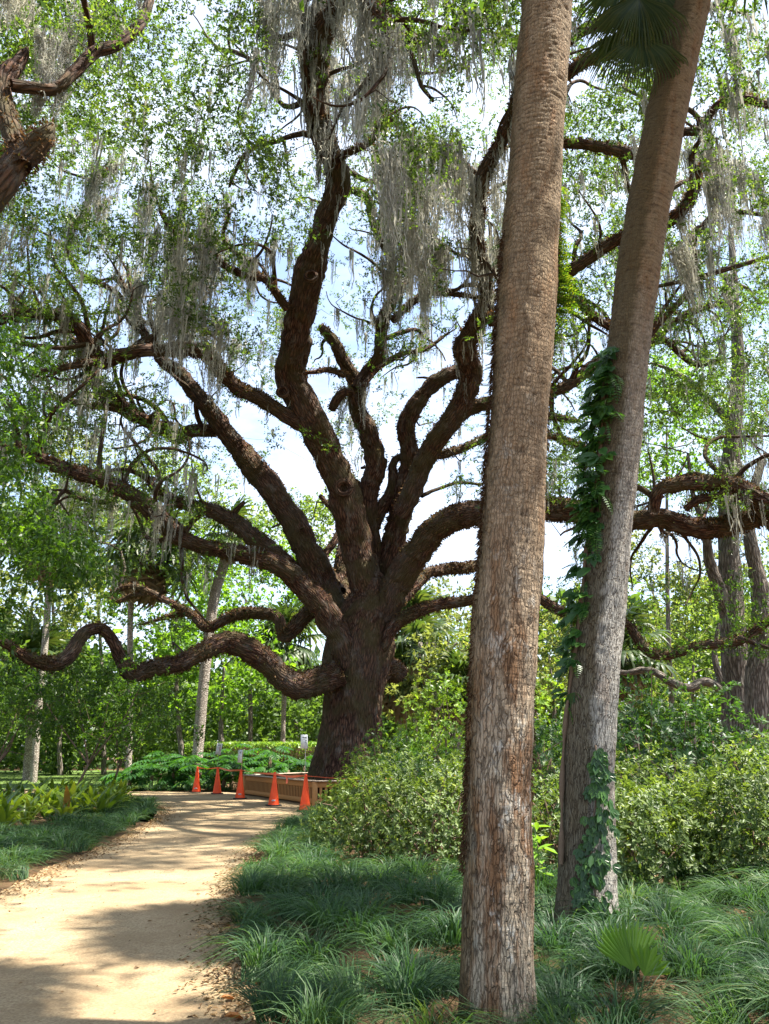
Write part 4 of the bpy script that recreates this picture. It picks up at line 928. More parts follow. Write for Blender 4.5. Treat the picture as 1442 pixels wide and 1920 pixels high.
# woodland trees behind, one by one: (px, py crown centre, Y, crown radii, leaf material, trunk px at ground, label)
BG = [
 (60,1130,46,(5.0,4,4.2),'far_leaf_y',70,'pale tree behind the left end of the low snaking limb'),
 (175,1010,52,(5.5,4,5.0),'far_leaf',200,'mid green tree behind the dead palm fronds at the left'),
 (330,1150,44,(4.4,3.5,4.6),'green_leaf',352,'fresh green tree between the two pale trunks at the left'),
 (460,1120,50,(5.2,4,5.2),'green_leaf',470,'bright green tree filling the gap left of the great oak trunk'),
 (420,1250,41,(3.4,3,2.6),'green_leaf',430,'low bright green tree above the philodendrons'),
 (560,1010,60,(5.4,4,4.0),'far_leaf',560,'tree crown showing in the fork left of the main leader'),
 (90,920,58,(7,4,5.5),'far_leaf_y',110,'tall pale tree beyond the long left limb'),
 (330,940,62,(6,4,3.6),'far_leaf',330,'distant tree rising over the left limbs'),
 (840,1180,56,(5.2,4,3.6),'far_leaf_y',830,'pale green tree right of the great oak trunk'),
 (860,1280,40,(3.6,3,3.0),'far_leaf_y',850,'grey green low tree behind the bright shrub'),
 (760,1290,60,(5.0,4,4.0),'far_leaf_d',740,'dark tree behind the two thin pale trunks'),
 (1030,1230,50,(3.8,3.5,4.0),'far_leaf_y',1030,'pale tree between the two palm trunks'),
 (1225,1110,54,(4.8,4,4.2),'far_leaf_y',1240,'pale yellow green tree right of the leaning palm'),
 (1300,1230,46,(4.6,4,3.4),'far_leaf',1300,'green tree behind the drooping right limb'),
 (1440,1150,50,(4.6,4,5.0),'far_leaf',1450,'green tree behind the grey forked trunk'),
 (1250,800,44,(4.5,4,4.0),'green_leaf',1262,'tall bright green tree right of the leaning palm, above the big limb'),
 (-60,1290,40,(4.5,3.5,3.2),'far_leaf_d',-40,'dark low tree at the far left edge of the lawn'),
 (240,1290,45,(4.2,3.5,2.6),'far_leaf_d',250,'dark low tree beyond the lawn'),
 (120,1300,50,(4.6,3.5,2.8),'far_leaf_d',120,'dark rounded tree at the back of the lawn'),
 (-200,1000,44,(6,5,6),'far_leaf',-200,'green tree beyond the left edge of the picture'),
 (1650,1100,44,(6,5,6),'far_leaf',1650,'green tree beyond the right edge of the picture'),
 (1180,1290,60,(4.6,4,3.2),'far_leaf_y',1190,'distant pale tree between the leaning palm and the dark shrub'),
 (640,1300,64,(6,4,3.4),'far_leaf_d',600,'dark woodland tree right behind the great oak'),
 (520,1290,58,(4.4,4,3.0),'far_leaf_d',520,'dark woodland tree left of the great oak trunk'),
]
for (px_, py_, Y, rad, lm, tx, lab) in BG:
    c = PY(px_, py_, Y); b = PY(tx, 1400, Y); b[2] = 0
    ncl = int(24 * rad[0] * rad[2] / 4); C_ = blob(c, rad, ncl); C_ = C_[C_[:, 2] > .6]
    C_ = C_[vnoise(C_ / 1.6) > rng.uniform(-.9, 0, len(C_))]
    hh = max(c[2], 2.5)
    tree(b, [b, b + (c - b) * .4 + rdir(1)[0] * .3 * np.array((1, 1, 0)), c], [.17, .13, .06], C_, 54, .95, .30, .17, M[lm], M['grey_bark'], lab, moss=0, rk=.02, name='woodland_tree')

# background palms
def far_palm(pts, Y, rpx, label, dead=10, n=22, sc=1.6, top=True, barkm=None):
    P = [PY(x, y, Y) for x, y in pts]; P[0] = P[0].copy(); P[0][2] = 0
    root = thing('sabal_palm', P[0], label, 'palm tree'); Pq = crom(P, 24); V, Q, T, bk = tube(Pq, rpx * TY(1200, Y) / F, 12, True, .06, seed=Y); mb = MB(); mb.add(V, Q, T, bk=bk)
    ob('trunk', mb.mesh('trunk', barkm or M['far_palm_bark'], True), root)
    if top: palm_head(root, Pq[-1], n, dead, (FARF,), FARD, sc)
far_palm([(240,1470),(243,1380),(244,1250),(246,1130),(262,1075),(280,1030)], 36, 5.5, 'pale slim palm with drooping fronds at the left', dead=12)
far_palm([(366,1462),(376,1350),(386,1240),(402,1120),(422,1050),(432,1000)], 37, 10, 'stout grey palm trunk leaning right behind the philodendrons', dead=8, sc=.9, n=14)
far_palm([(530,1420),(532,1330),(536,1240),(540,1200)], 46, 4.5, 'thin palm just left of the great oak trunk', dead=9, sc=1.4)
far_palm([(751,1440),(750,1350),(748,1265)], 44, 3.6, 'short slim palm with a brown skirt right of the great oak', dead=10, sc=1.5)
far_palm([(778,1440),(779,1350),(781,1290),(788,1205)], 42, 4.0, 'slim leaning grey palm beside the short one', dead=3, sc=1.2, n=12)
far_palm([(65,1450),(72,1340),(85,1200),(92,1100),(96,1010)], 40, 6, 'grey palm trunk behind the end of the snaking limb', dead=10)
far_palm([(55,1440),(58,1380),(62,1330),(66,1250)], 43, 9, 'thick stump like palm trunk at the edge of the lawn', dead=6)
far_palm([(640,1440),(700,1300),(770,1180),(775,1165)], 54, 4, 'distant palm crown above the right hand limb', dead=6)
far_palm([(1195,1460),(1190,1360),(1172,1280),(1168,1220)], 40, 6, 'palm with arching fronds right of the leaning palm', dead=8)
far_palm([(860,1440),(862,1350),(866,1290)], 38, 5, 'low palm behind the bright shrub', dead=4, sc=1.1)
# bare arching limb lying between right hand shrubs
lowt = [(1360,1300,33),(1325,1278,33),(1291,1290,33),(1257,1278,33),(1216,1256,33.5),(1172,1262,34),(1150,1250,34)]
lt = thing('leaning_tree', PY(1365, 1400, 33) * np.array((1, 1, 0)), 'old tree with a low arching bare limb behind the dark shrub', 'tree')
for nm, pl, rl in (('trunk', [PY(1366,1478,33), PY(1362,1400,33), PY(1364,1340,33), PY(1360,1300,33), PY(1340,1230,33), PY(1350,1160,33)], [.3,.26,.24,.2,.12,.06]), ('limb', [PY(*q) for q in lowt], [.2,.19,.18,.17,.15,.12,.06])):
    P = crom(np.array(pl), 40); 
    if nm == 'trunk': P[0, 2] = -.05
    V, Q, T, bk = tube(P, np.interp(np.linspace(0, 1, 40), np.linspace(0, 1, len(rl)), rl), 12, True, .15); mb = MB(); mb.add(V, Q, T, bk=bk); ob(nm, mb.mesh(nm, M['grey_bark'], True), lt)
# gnarled pale tree right of the oak (pollard look)
gt = thing('gnarled_tree', PY(815, 1400, 47) * np.array((1, 1, 0)), 'pale gnarled tree with cut limbs behind the bright shrub', 'tree')
for nm, pl, rl in (('trunk', [(815,1440),(818,1350),(816,1290),(812,1250),(810,1215),(820,1205)], [.35,.3,.25,.25,.3,.15]), ('limb', [(816,1295),(800,1285),(785,1270),(765,1262)], [.2,.16,.13,.08]), ('limb', [(812,1245),(828,1235),(845,1218),(856,1205)], [.16,.12,.09,.05]), ('limb', [(810,1225),(800,1208),(790,1195)], [.16,.1,.05])):
    P = crom(np.array([PY(x, y, 47) for x, y in pl]), 20)
    if nm == 'trunk': P[0, 2] = -.05
    V, Q, T, bk = tube(P, np.interp(np.linspace(0, 1, 20), np.linspace(0, 1, len(rl)), rl), 10, True, .2); mb = MB(); mb.add(V, Q, T, bk=bk); ob(nm, mb.mesh(nm, M['grey_bark'], True), gt)

# far woods: one mass
az = rng.uniform(R(-75), R(75), 3900); dist = rng.uniform(70, 98, 3900); hgt = np.abs(rng.random(3900)) * (13 + 5 * vnoise(np.stack([az * 6, az * 0, az * 0], 1)))
C_ = np.stack([np.sin(az) * dist, np.cos(az) * dist, hgt], 1)
V, Q, rn = foliage(C_, 12, 1.7, 1.2, .8, sprig=6)
tag(ob('far_woods', mesh_np('far_woods', V, Q, mat=M['far_leaf_d'], rnd=rn), kind='stuff'), 'mass of distant woodland closing the view behind the garden', 'woods')
# understorey bushes at the back of the lawn
us = []
for k in range(34):
    x = -34 + 68 * k / 33; us.append(blob((x, 54 + 3 * math.sin(k * 1.7), 2.2), (2.3, 1.6, 3.6 + .8 * math.sin(k * 2.3)), 36))
C_ = np.concatenate(us); C_ = C_[C_[:, 2] > 0]
V, Q, rn = foliage(C_, 30, .8, .42, .25, sprig=6)
tag(ob('undergrowth', mesh_np('undergrowth', V, Q, mat=M['far_leaf_d'], rnd=rn), kind='stuff'), 'dark undergrowth beneath the trees beyond the lawn', 'undergrowth')

# ================================================================== SHRUBS
def shrub(c, rad, nl, L, W, mat, label, group=None, name='azalea_shrub', stems=9, cat='shrub', six=True, top=.0):
    c = np.asarray(c, float); root = thing(name, (c[0], c[1], 0), label, cat, group)
    rad = np.asarray(rad, float); rose = 7; nr = nl // rose
    d = rdir(nr); d[:, 2] = np.abs(d[:, 2]) * 1.0 - .28 * rng.random(nr); d = unit(d)
    bumpy = 1 + .22 * vnoise(d * 2.6 + c[0]) + .16 * vnoise(d * 6 + c[1]); d = d[(d[:, 2] > .12) | (rng.random(nr) < .5)]; nr = len(d); bumpy = 1 + .22 * vnoise(d * 2.6 + c[0]) + .16 * vnoise(d * 6 + c[1])
    u = np.where(rng.random(nr) < .72, rng.uniform(.86, 1.03, nr), rng.uniform(.4, .9, nr))
    P = np.array((c[0], c[1], rad[2] * .15)) + d * rad * (u * bumpy)[:, None]; P[:, 2] = np.maximum(P[:, 2], .03 + rng.random(nr) * .1)
    out = unit(d / rad * rad.mean() + np.array((0, 0, .45)) + rdir(nr) * .4)
    A = np.repeat(out, rose, 0); PP = np.repeat(P, rose, 0); n = len(PP)
    side = unit(np.cross(A, rdir(n))); el = rng.uniform(.15, 1.1, n)[:, None]
    D = unit(A * el + side); PP = PP + A * rng.uniform(-.05, .01, n)[:, None]
    s = rng.uniform(.6, 1.2, n); rn = np.clip(np.repeat(rng.random(nr), rose) * .65 + rng.random(n) * .35, 0, 1)
    if six: V, Q = leaf6(PP, D, A, L * s, W * s); rn = np.repeat(rn, 2)
    else: V, Q = leafq(PP, D, A, L * s, W * s)
    ob('foliage', mesh_np('foliage', V, Q, mat=mat, rnd=rn), root, kind='stuff')
    mb = MB()
    for k in range(stems * 3):
        e = P[rng.integers(0, nr)]; b = np.array((c[0] + rng.normal() * .12, c[1] + rng.normal() * .12, 0)); mid = b * .5 + e * .5 + rng.normal(size=3) * .12 * rad[2]; 
        V, Q, T, bk = tube(crom([b, mid, e], 7), np.linspace(.016, .004, 7) * rad.mean(), 5, False); mb.add(V, Q, bk=bk)
    ob('stems', mb.mesh('stems', M['stem']), root)
    return root
Z = lambda px, py, Y: PY(px, py, Y)
# left-hand azaleas beside the path and behind the near palm
for (px_, Y, rad, nl, L, mat, lab) in (
    (722, 17.4, (1.1, 1.3, 1.35), 9000, .075, 'azalea', 'azalea reaching out in front of the wooden planter'),
    (702, 12.6, (1.0, 1.1, 1.16), 11000, .068, 'azalea', 'broad azalea at the right edge of the path, nearest the bend'),
    (805, 11.4, (1.0, 1.0, 1.30), 11000, .066, 'azalea', 'azalea just left of the nearest palm trunk'),
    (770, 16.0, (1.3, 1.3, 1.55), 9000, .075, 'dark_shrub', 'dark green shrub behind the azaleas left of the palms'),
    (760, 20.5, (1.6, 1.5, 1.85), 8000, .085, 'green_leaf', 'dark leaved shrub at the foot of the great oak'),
    (828, 18.5, (1.2, 1.2, 2.75), 9000, .09, 'azalea_y', 'bright lime green shrub standing tall right of the great oak'),
    (880, 13.0, (1.1, 1.1, 1.35), 8000, .066, 'azalea', 'azalea hidden partly by the nearest palm trunk'),
    (1015, 19.0, (1.2, 1.2, 2.9), 6000, .09, 'azalea_y', 'lime green shrub showing between the two palm trunks'),
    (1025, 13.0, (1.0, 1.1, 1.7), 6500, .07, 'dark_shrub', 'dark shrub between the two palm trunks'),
    (1020, 11.2, (.95, 1.0, 1.1), 7000, .066, 'azalea', 'azalea between the two palm trunks'),
    ):
    x = (px_ - 721) / F * TY(1450, Y)
    shrub((x, Y, 0), rad, nl, L, L * .4, M[mat], lab, 'clipped azaleas beside the path' if mat == 'azalea' else None, name='azalea_shrub' if mat == 'azalea' else 'garden_shrub', six=Y < 15)
# right-hand bank of azaleas
for (x, Y, rad, nl, mat, lab) in (
    (3.0, 9.9, (.85, .85, 1.08), 12000, 'azalea', 'front azalea of the right bank, right beside the leaning palm'),
    (4.3, 9.7, (.95, .9, 1.30), 13000, 'azalea', 'front azalea of the right bank, in the middle of the bed'),
    (5.75, 9.5, (1.05, .95, 1.15), 11000, 'azalea', 'front azalea of the right bank, cut off by the right edge'),
    (3.6, 11.6, (1.1, 1.0, 1.42), 8000, 'azalea', 'rear azalea of the right bank behind the gap'),
    (5.1, 11.6, (1.15, 1.0, 1.48), 8000, 'azalea', 'rear azalea of the right bank under the dark shrub'),
    (6.7, 11.8, (1.2, 1.1, 1.62), 7000, 'azalea_y', 'yellow green azalea top at the right edge'),
    ):
    shrub((x, Y, 0), rad, nl, .068, .027, M[mat], lab, 'azaleas in the right bank')
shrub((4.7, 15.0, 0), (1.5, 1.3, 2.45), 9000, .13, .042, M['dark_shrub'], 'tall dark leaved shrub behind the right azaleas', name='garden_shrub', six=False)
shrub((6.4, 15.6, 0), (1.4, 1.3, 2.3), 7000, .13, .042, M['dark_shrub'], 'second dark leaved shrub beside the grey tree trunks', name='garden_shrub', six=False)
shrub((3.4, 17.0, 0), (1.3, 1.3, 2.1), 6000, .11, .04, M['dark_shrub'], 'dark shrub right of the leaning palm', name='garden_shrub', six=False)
shrub((9.0, 17.0, 0), (2.0, 1.6, 1.9), 6000, .10, .04, M['azalea_y'], 'light green shrub beyond the right edge', name='garden_shrub', six=False)
# small bright plant between the palms
pl = thing('leafy_plant', G(1012, 1690), 'bright leafy plant tucked between the two palm trunks', 'plant')
bb = G(1012, 1690); LB = leaf_small(.20, .085, M['seedling'])
for i in range(26):
    az = rng.uniform(0, 6.28); el = rng.uniform(-.2, 1.1); h = rng.uniform(.15, .75)
    ob('leaf', LB, pl, basis(bb + np.array((rng.normal() * .05, rng.normal() * .05, h)), (math.cos(az) * math.cos(el), math.sin(az) * math.cos(el), math.sin(el)), (0, 0, 1), rng.uniform(.6, 1.1)))
mb = MB(); V, Q, T, bk = tube(np.array([bb, bb + np.array((.02, 0, .4)), bb + np.array((-.02, 0, .8))]), .008, 5); mb.add(V, Q, T, bk=bk); ob('stem', mb.mesh('stem', M['petiole']), pl)

# clipped hedge beyond the path
def hedge(x0, x1, Y, h, label):
    n = int((x1 - x0) * 1300); P = np.stack([rng.uniform(x0, x1, n), Y + rng.uniform(-.5, .5, n), h - np.abs(rng.normal(size=n)) * .1], 1)
    k = rng.random(n) < .6; P[k, 1] = Y - .5 + rng.normal(size=k.sum()) * .05; P[k, 2] = rng.uniform(.05, h, k.sum())
    V, Q = leafq(P, unit(rdir(n) + np.array((0, -.3, .6))), unit(rdir(n) * .5 + np.array((0, -.4, .8))), .12, .07)
    root = thing('clipped_hedge', ((x0 + x1) / 2, Y, 0), label, 'hedge'); ob('foliage', mesh_np('foliage', V, Q, mat=M['azalea_y'], rnd=rng.random(n)), root, kind='stuff')
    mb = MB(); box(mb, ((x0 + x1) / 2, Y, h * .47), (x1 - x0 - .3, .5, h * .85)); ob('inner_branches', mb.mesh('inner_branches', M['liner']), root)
hedge(-9.5, 2.5, 39, 1.85, 'long clipped hedge with a sunlit flat top behind the philodendrons')

# philodendrons
def philo_leaf():
    mb = MB(); L = .62
    V, Q, T, bk = tube(crom([(-.75, 0, -.28), (-.35, 0, -.02), (0, 0, 0)], 7), np.linspace(.014, .009, 7), 5); mb.add(V, Q, T)
    for k in range(7):
        s_ = k / 6; x = L * (.02 + .8 * s_); z = .03 - .18 * s_ ** 2; wl = .30 * math.sin(math.pi * (.18 + .72 * s_)) + .05
        for sg in (-1, 1):
            an = R(118 - 88 * s_); D = np.array([(math.cos(an), sg * math.sin(an), -.18)])
            V, Q = leaf6(np.array([(x, 0, z)]), D, np.array([(0., 0, 1)]), wl * 1.1, .115, .1, .25); mb.add(V, Q, rnd=.2 + .6 * rng.random())
    V, Q = leaf6(np.array([(L * .8, 0, -.12)]), np.array([(1, 0, -.5)]), np.array([(0., 0, 1)]), .2, .09); mb.add(V, Q, rnd=.5)
    V, Q = leaf6(np.array([(0, 0, .01)]), np.array([(1, 0, -.18)]), np.array([(0., 0, 1)]), L * .9, .13, .1, .1); mb.add(V, Q, rnd=.5)
    return mb.mesh('leaf', M['philo'])
PHL = [philo_leaf() for _ in range(3)]
for i, (px_, Y, h, nlf, lab) in enumerate((
    (245,33.2,.9,16,'philodendron at the far left of the path corner'), (285,32.8,.8,18,'low philodendron hanging over the path corner'), (325,33.2,1.0,20,'philodendron between the pale trunk and the first cone'),
    (300,34.8,1.3,18,'taller philodendron behind the corner of the path'), (355,34.4,1.25,20,'philodendron under the stout leaning palm'), (375,32.6,.8,18,'philodendron right behind the first cone'),
    (418,32.6,1.35,20,'tree philodendron with a brown leaning stem behind the second cone'), (455,33.0,.9,20,'philodendron behind the third cone'), (495,32.6,1.0,22,'philodendron behind the left end of the planter'),
    (505,33.6,1.75,18,'tallest philodendron, rising above the hedge'), (540,32.8,.95,22,'philodendron behind the middle of the planter'), (570,34.2,1.1,18,'philodendron beside the great oak trunk'), (435,34.6,1.6,16,'tall philodendron in front of the hedge'))):
    x = (px_ - 721) / F * TY(1450, Y); root = thing('philodendron', (x, Y, 0), lab, 'plant', 'split leaf philodendrons behind the cones')
    lean = np.array((.25 if px_ == 418 else 0, 0, 0)); mb = MB(); V, Q, T, bk = tube(np.array([(x, Y, 0), (x + lean[0] * .5, Y, h * .4), (x + lean[0], Y, h * .8)]), [.09, .08, .07], 8); mb.add(V, Q, T, bk=bk); ob('stem', mb.mesh('stem', M['stem'], True), root)
    for k in range(nlf):
        az = k * 2.399 + rng.normal() * .2; el = R(rng.uniform(-25, 50)); d = np.array((math.cos(az) * math.cos(el), math.sin(az) * math.cos(el), math.sin(el)))
        p = np.array((x, Y, h * rng.uniform(.45, .85))) + lean + d * .6
        ob('leaf', PHL[k % 3], root, basis(p, unit(d * np.array((1, 1, .3)) + np.array((0, 0, -.15))), (0, 0, 1), rng.uniform(.7, 1.15)))

# yellow green strap-leaved plants at the left
def strap_leaf():
    m = 7; s = np.linspace(0, 1, m); x = .55 * s; z = .42 * s - .38 * s ** 2.2; w = .045 * np.sin(math.pi * np.clip(.12 + .88 * s, 0, 1)) + .004
    V = np.concatenate([np.stack([x, w, z + .2 * w], 1), np.stack([x, 0 * w, z], 1), np.stack([x, -w, z + .2 * w], 1)]); q = np.arange(m - 1)
    Q = np.concatenate([np.stack([q, q + 1, m + q + 1, m + q], 1), np.stack([m + q, m + q + 1, 2 * m + q + 1, 2 * m + q], 1)])
    return V, Q
SLV, SLQ = strap_leaf()
SL = [mesh_np('leaf', SLV, SLQ, mat=M['brom'], rnd=np.full(len(SLQ), v)) for v in (.1, .45, .6, .75, .97)]
bp = []
for k in range(900):
    px_ = rng.uniform(-60, 232); py_ = rng.uniform(1497, 1568 - max(0, px_) * .16); g = G(px_, py_)
    if all(np.hypot(*(g[:2] - q[:2])) > .40 for q in bp): bp.append(g)
    if len(bp) >= 52: break
for i, g in enumerate(bp):
    px_, py_, _ = proj(g)
    root = thing('strap_leaf_plant', g, ('yellow green strap leaved plant in the bed left of the path'), 'plant', 'strap leaved plants in the left bed')
    tint = rng.random()
    for k in range(13):
        az = k * 2.399 + rng.normal() * .2; el = R(rng.uniform(0, 62) if k < 10 else 75)
        ob('leaf', SL[int(np.clip(rng.normal() * .8 + .9 + tint * 1.8, 0, 4))], root, basis(g, (math.cos(az) * math.cos(el), math.sin(az) * math.cos(el), math.sin(el) * .6), (0, 0, 1), rng.uniform(.75, 1.2) * 1.35))

# palm seedling
g = G(1195, 1905); sdl = thing('palm_seedling', g, 'young bright green fan palm seedling in the grass by the right palm', 'plant')
def half_fan(nseg, Rf, sp, cen):
    mb = MB(); angs = np.radians(np.linspace(cen - sp, cen + sp, nseg)); w = (angs[1] - angs[0]) / 2
    for an in angs:
        Rl = Rf * rng.uniform(.92, 1.05)
        def pt(rad, a_, y): return np.array((math.cos(a_) * rad, y, math.sin(a_) * rad))
        V = [(0, 0, 0), pt(Rl * .75, an - w, .01), pt(Rl * .75, an, -.014), pt(Rl * .75, an + w, .01), pt(Rl, an, -.02)]
        mb.add(V, None, [(0, 1, 2), (0, 2, 3), (1, 4, 2), (2, 4, 3)], rnd=rng.random())
    return mb
kx = .0043
c0 = PY(1188, 1822, g[1]); ob('leaf', half_fan(16, .31, 50, 97).mesh('leaf', M['seedling']), sdl, TRS(c0, (R(-12), 0, R(8))))
c1_ = PY(1208, 1830, g[1] - .05); ob('leaf', half_fan(7, .20, 48, 62).mesh('leaf', M['seedling']), sdl, TRS(c1_, (R(-8), 0, R(-15))))
mb = MB()
for c_ in (c0, c1_):
    V, Q, T, bk = tube(np.array([g, g * .5 + c_ * .5, c_]), .006, 5); mb.add(V, Q, T, bk=bk)
ob('stem', mb.mesh('stem', M['petiole']), sdl)

# ================================================================== LIRIOPE AND LAWN
def mounds(T, d, h, x0, x1, y0, y1):
    Mc = scatter(lambda x, y: True, x0, x1, y0, y1, d, 3000); D = T[:, None, :2] - Mc[None, :, :2]; q = np.linalg.norm(D, axis=2); k = q.argmin(1); dd = q.min(1)
    T = T.copy(); hv = .6 + .8 * rng.random(len(Mc)); T[:, 2] = h * hv[k] * np.clip(1 - (dd / (d * .72)) ** 2, 0, 1); return T, D[np.arange(len(T)), k] / (d * .5)
def blades(T, nb, L, wid, segs, spread, rnds=None, outw=None):
    """T: tuft centres; arching blades"""
    n = len(T) * nb; base = np.repeat(T, nb, 0); az = rng.uniform(0, 2 * math.pi, n); sp = np.sqrt(rng.random(n)) * spread
    base = base + np.stack([np.cos(az) * sp, np.sin(az) * sp, np.zeros(n)], 1)
    az2 = az + rng.normal(size=n) * .5
    if outw is not None:
        o_ = np.repeat(outw, nb, 0) * .95; az2 = np.arctan2(np.sin(az2) + o_[:, 1], np.cos(az2) + o_[:, 0])
    le = L * rng.uniform(.55, 1.15, n); arch = rng.uniform(.6, 1.25, n) * (.35 + .75 * sp / spread)
    s = np.linspace(0, 1, segs + 1)
    out = (le * arch)[:, None] * (.25 * s + .75 * s ** 2)[None]; up = le[:, None] * (s[None] - (.28 + .62 * arch)[:, None] * s[None] ** 2.1)
    dx, dy = np.cos(az2), np.sin(az2); w = wid * (1 - s ** 1.5 * .9)
    C = np.stack([base[:, None, 0] + dx[:, None] * out, base[:, None, 1] + dy[:, None] * out, base[:, None, 2] + np.maximum(up, .01)], 2)
    tw = rng.normal(size=n) * .5; S = np.stack([-np.sin(az2 + tw), np.cos(az2 + tw), rng.normal(size=n) * .3], 1)[:, None] * w[None, :, None] * .5
    A = C + S; B = C - S; m = segs + 1
    V = np.concatenate([A, B], 1).reshape(-1, 3); k = np.arange(n)[:, None] * (2 * m); q = np.arange(segs)
    Q = np.stack([k + q, k + q + 1, k + m + q + 1, k + m + q], 2).reshape(-1, 4)
    rn = np.clip(np.repeat(rng.random(len(T)), nb) * .45 + rng.random(n) * .55, 0, 1); return V, Q, np.repeat(rn, segs)
def scatter(fn, x0, x1, y0, y1, d, tries=9000):
    out = []; cell = {}
    for _ in range(tries):
        x = rng.uniform(x0, x1); y = rng.uniform(y0, y1)
        if not fn(x, y): continue
        kx_, ky_ = int(x // d), int(y // d)
        if any((ax - x) ** 2 + (ay - y) ** 2 < d * d for i_ in (-1, 0, 1) for j_ in (-1, 0, 1) for ax, ay in cell.get((kx_ + i_, ky_ + j_), ())): continue
        cell.setdefault((kx_, ky_), []).append((x, y)); out.append((x, y, 0.0))
    return np.array(out)
avoid = [(axA[0][0], 5.0, .32), (axA[0][0] - .03, 4.55, .36), (axA[0][0] - .06, 4.1, .34), (axB[0][0], 7.6, .33), (g[0], g[1], .40), (g[0] - .05, g[1] - .42, .40), (g[0] - .05, g[1] - .8, .25)]
def bedR(x, y):
    if x < xr(y) + .03 or any((x - a) ** 2 + (y - b) ** 2 < r * r for a, b, r in avoid): return False
    if y > 10.2 and x > xr(y) + 1.0: return False
    return abs(x) < y * .62 + 1.0
Tn1 = scatter(bedR, -1.5, 5.5, 1.8, 6.3, .335); Tn2 = scatter(bedR, -1.8, 6.5, 6.3, 11, .34); Tn3 = scatter(bedR, -2.2, .4, 10, 21, .34)
bl = MB()
for T_, nb, wid, sg, L in ((Tn1, 205, .0088, 4, .54), (Tn2, 130, .012, 4, .52), (Tn3, 85, .014, 3, .48)):
    T_, ow = mounds(T_, .88, .20, -3, 7, 1, 22)
    V, Q, rn = blades(T_, nb, L, wid, sg, .15, outw=ow); bl.add(V, Q, rnd=rn)
tag(ob('liriope_bed', bl.mesh('liriope_bed', M['liriope'])), 'dense dark green grassy ground cover right of the path', 'ground cover', kind='stuff')
def bedL(x, y):
    if y < 22: return xl(y) - (2.6 if y < 16 else 1.6) < x < xl(y) - .1
    return xl(y) - 2 < x < xl(y) - .15
T4 = scatter(bedL, -9.5, -4.4, 5, 16, .33); T5 = scatter(bedL, -9.5, -4.4, 16, 25, .36)
T6 = scatter(lambda x, y: 31.7 < y + .25 * math.sin(x) < 32.6, -12, -4.6, 31, 33.2, .3)
bl = MB()
for T_, nb, wid, sg, L in ((T4, 75, .013, 4, .48), (T5, 60, .016, 3, .45), (T6, 30, .022, 3, .38)):
    T_, ow = mounds(T_, .9, .17, -13, -3, 4, 34)
    V, Q, rn = blades(T_, nb, L, wid, sg, .18, outw=ow); bl.add(V, Q, rnd=rn)
tag(ob('liriope_border', bl.mesh('liriope_border', M['liriope'])), 'dark green grassy border along the left edge of the path', 'ground cover', kind='stuff')
T7 = scatter(lambda x, y: True, -34, -8, 34, 52, .5, 3200); V, Q, rn = blades(T7, 14, .12, .03, 2, .25)
tag(ob('lawn_grass', mesh_np('lawn_grass', V, Q, mat=M['lawn_blade'], rnd=rn)), 'short sunlit lawn grass beyond the left bed', 'grass', kind='stuff')

# fallen leaves
def litter(P, L, mat_, name, label, lift=.012):
    n = len(P); P = P + np.array((0, 0, lift)); D = rdir(n); D[:, 2] *= .25; V, Q = leafq(P, unit(D), unit(rdir(n) * .35 + np.array((0, 0, 1))), L * rng.uniform(.5, 1.2, n), L * .45, .35)
    tag(ob(name, mesh_np(name, V, Q, mat=mat_, rnd=rng.random(n))), label, 'leaf litter', kind='stuff')
ys = rng.uniform(3.5, 19, 4200); e = np.abs(rng.normal(size=4200)) * .2; P1 = np.stack([xr(ys) - .02 - e, ys, 0 * ys + .004], 1)
ys2 = rng.uniform(8, 24, 2000); P2 = np.stack([xl(ys2) + .02 + np.abs(rng.normal(size=2000)) * .22, ys2, 0 * ys2 + .004], 1)
litter(np.vstack([P1, P2]), .055, M['litter'], 'leaf_litter', 'brown dead leaves gathered along both edges of the path')
ys3 = rng.uniform(4.2, 24, 650); P3 = np.stack([xl(ys3) + (xr(ys3) - xl(ys3)) * rng.random(650), ys3, 0 * ys3 + .004], 1)
litter(P3, .03, M['litter'], 'scattered_leaf_litter', 'small dead leaves scattered over the sandy path')
xs = rng.uniform(-1.5, 6, 3000); ys = rng.uniform(9, 20, 3000); litter(np.stack([xs, ys, 0 * xs], 1), .07, M['litter'], 'bed_leaf_litter', 'dead leaves under the azaleas')
for px_, py_, L, lab in ((428, 1879, .11, 'orange fallen leaf near the grass edge of the path'), (440, 1914, .13, 'orange fallen leaf at the bottom of the picture')):
    me = mesh_np('fallen_leaf', *leaf6(np.array([(-.5, 0, 0)]), np.array([(1., 0, 0)]), np.array([(0., 0, 1)]), 1.0, .5, .25, .2)[:2], mat=M['orange_leaf'], rnd=[.3, .7])
    o_ = ob('fallen_leaf', me, None, TRS(G(px_, py_) + np.array((0, 0, .028)), (0, .05, .4), L * 1.0)); tag(o_, lab, 'leaf')

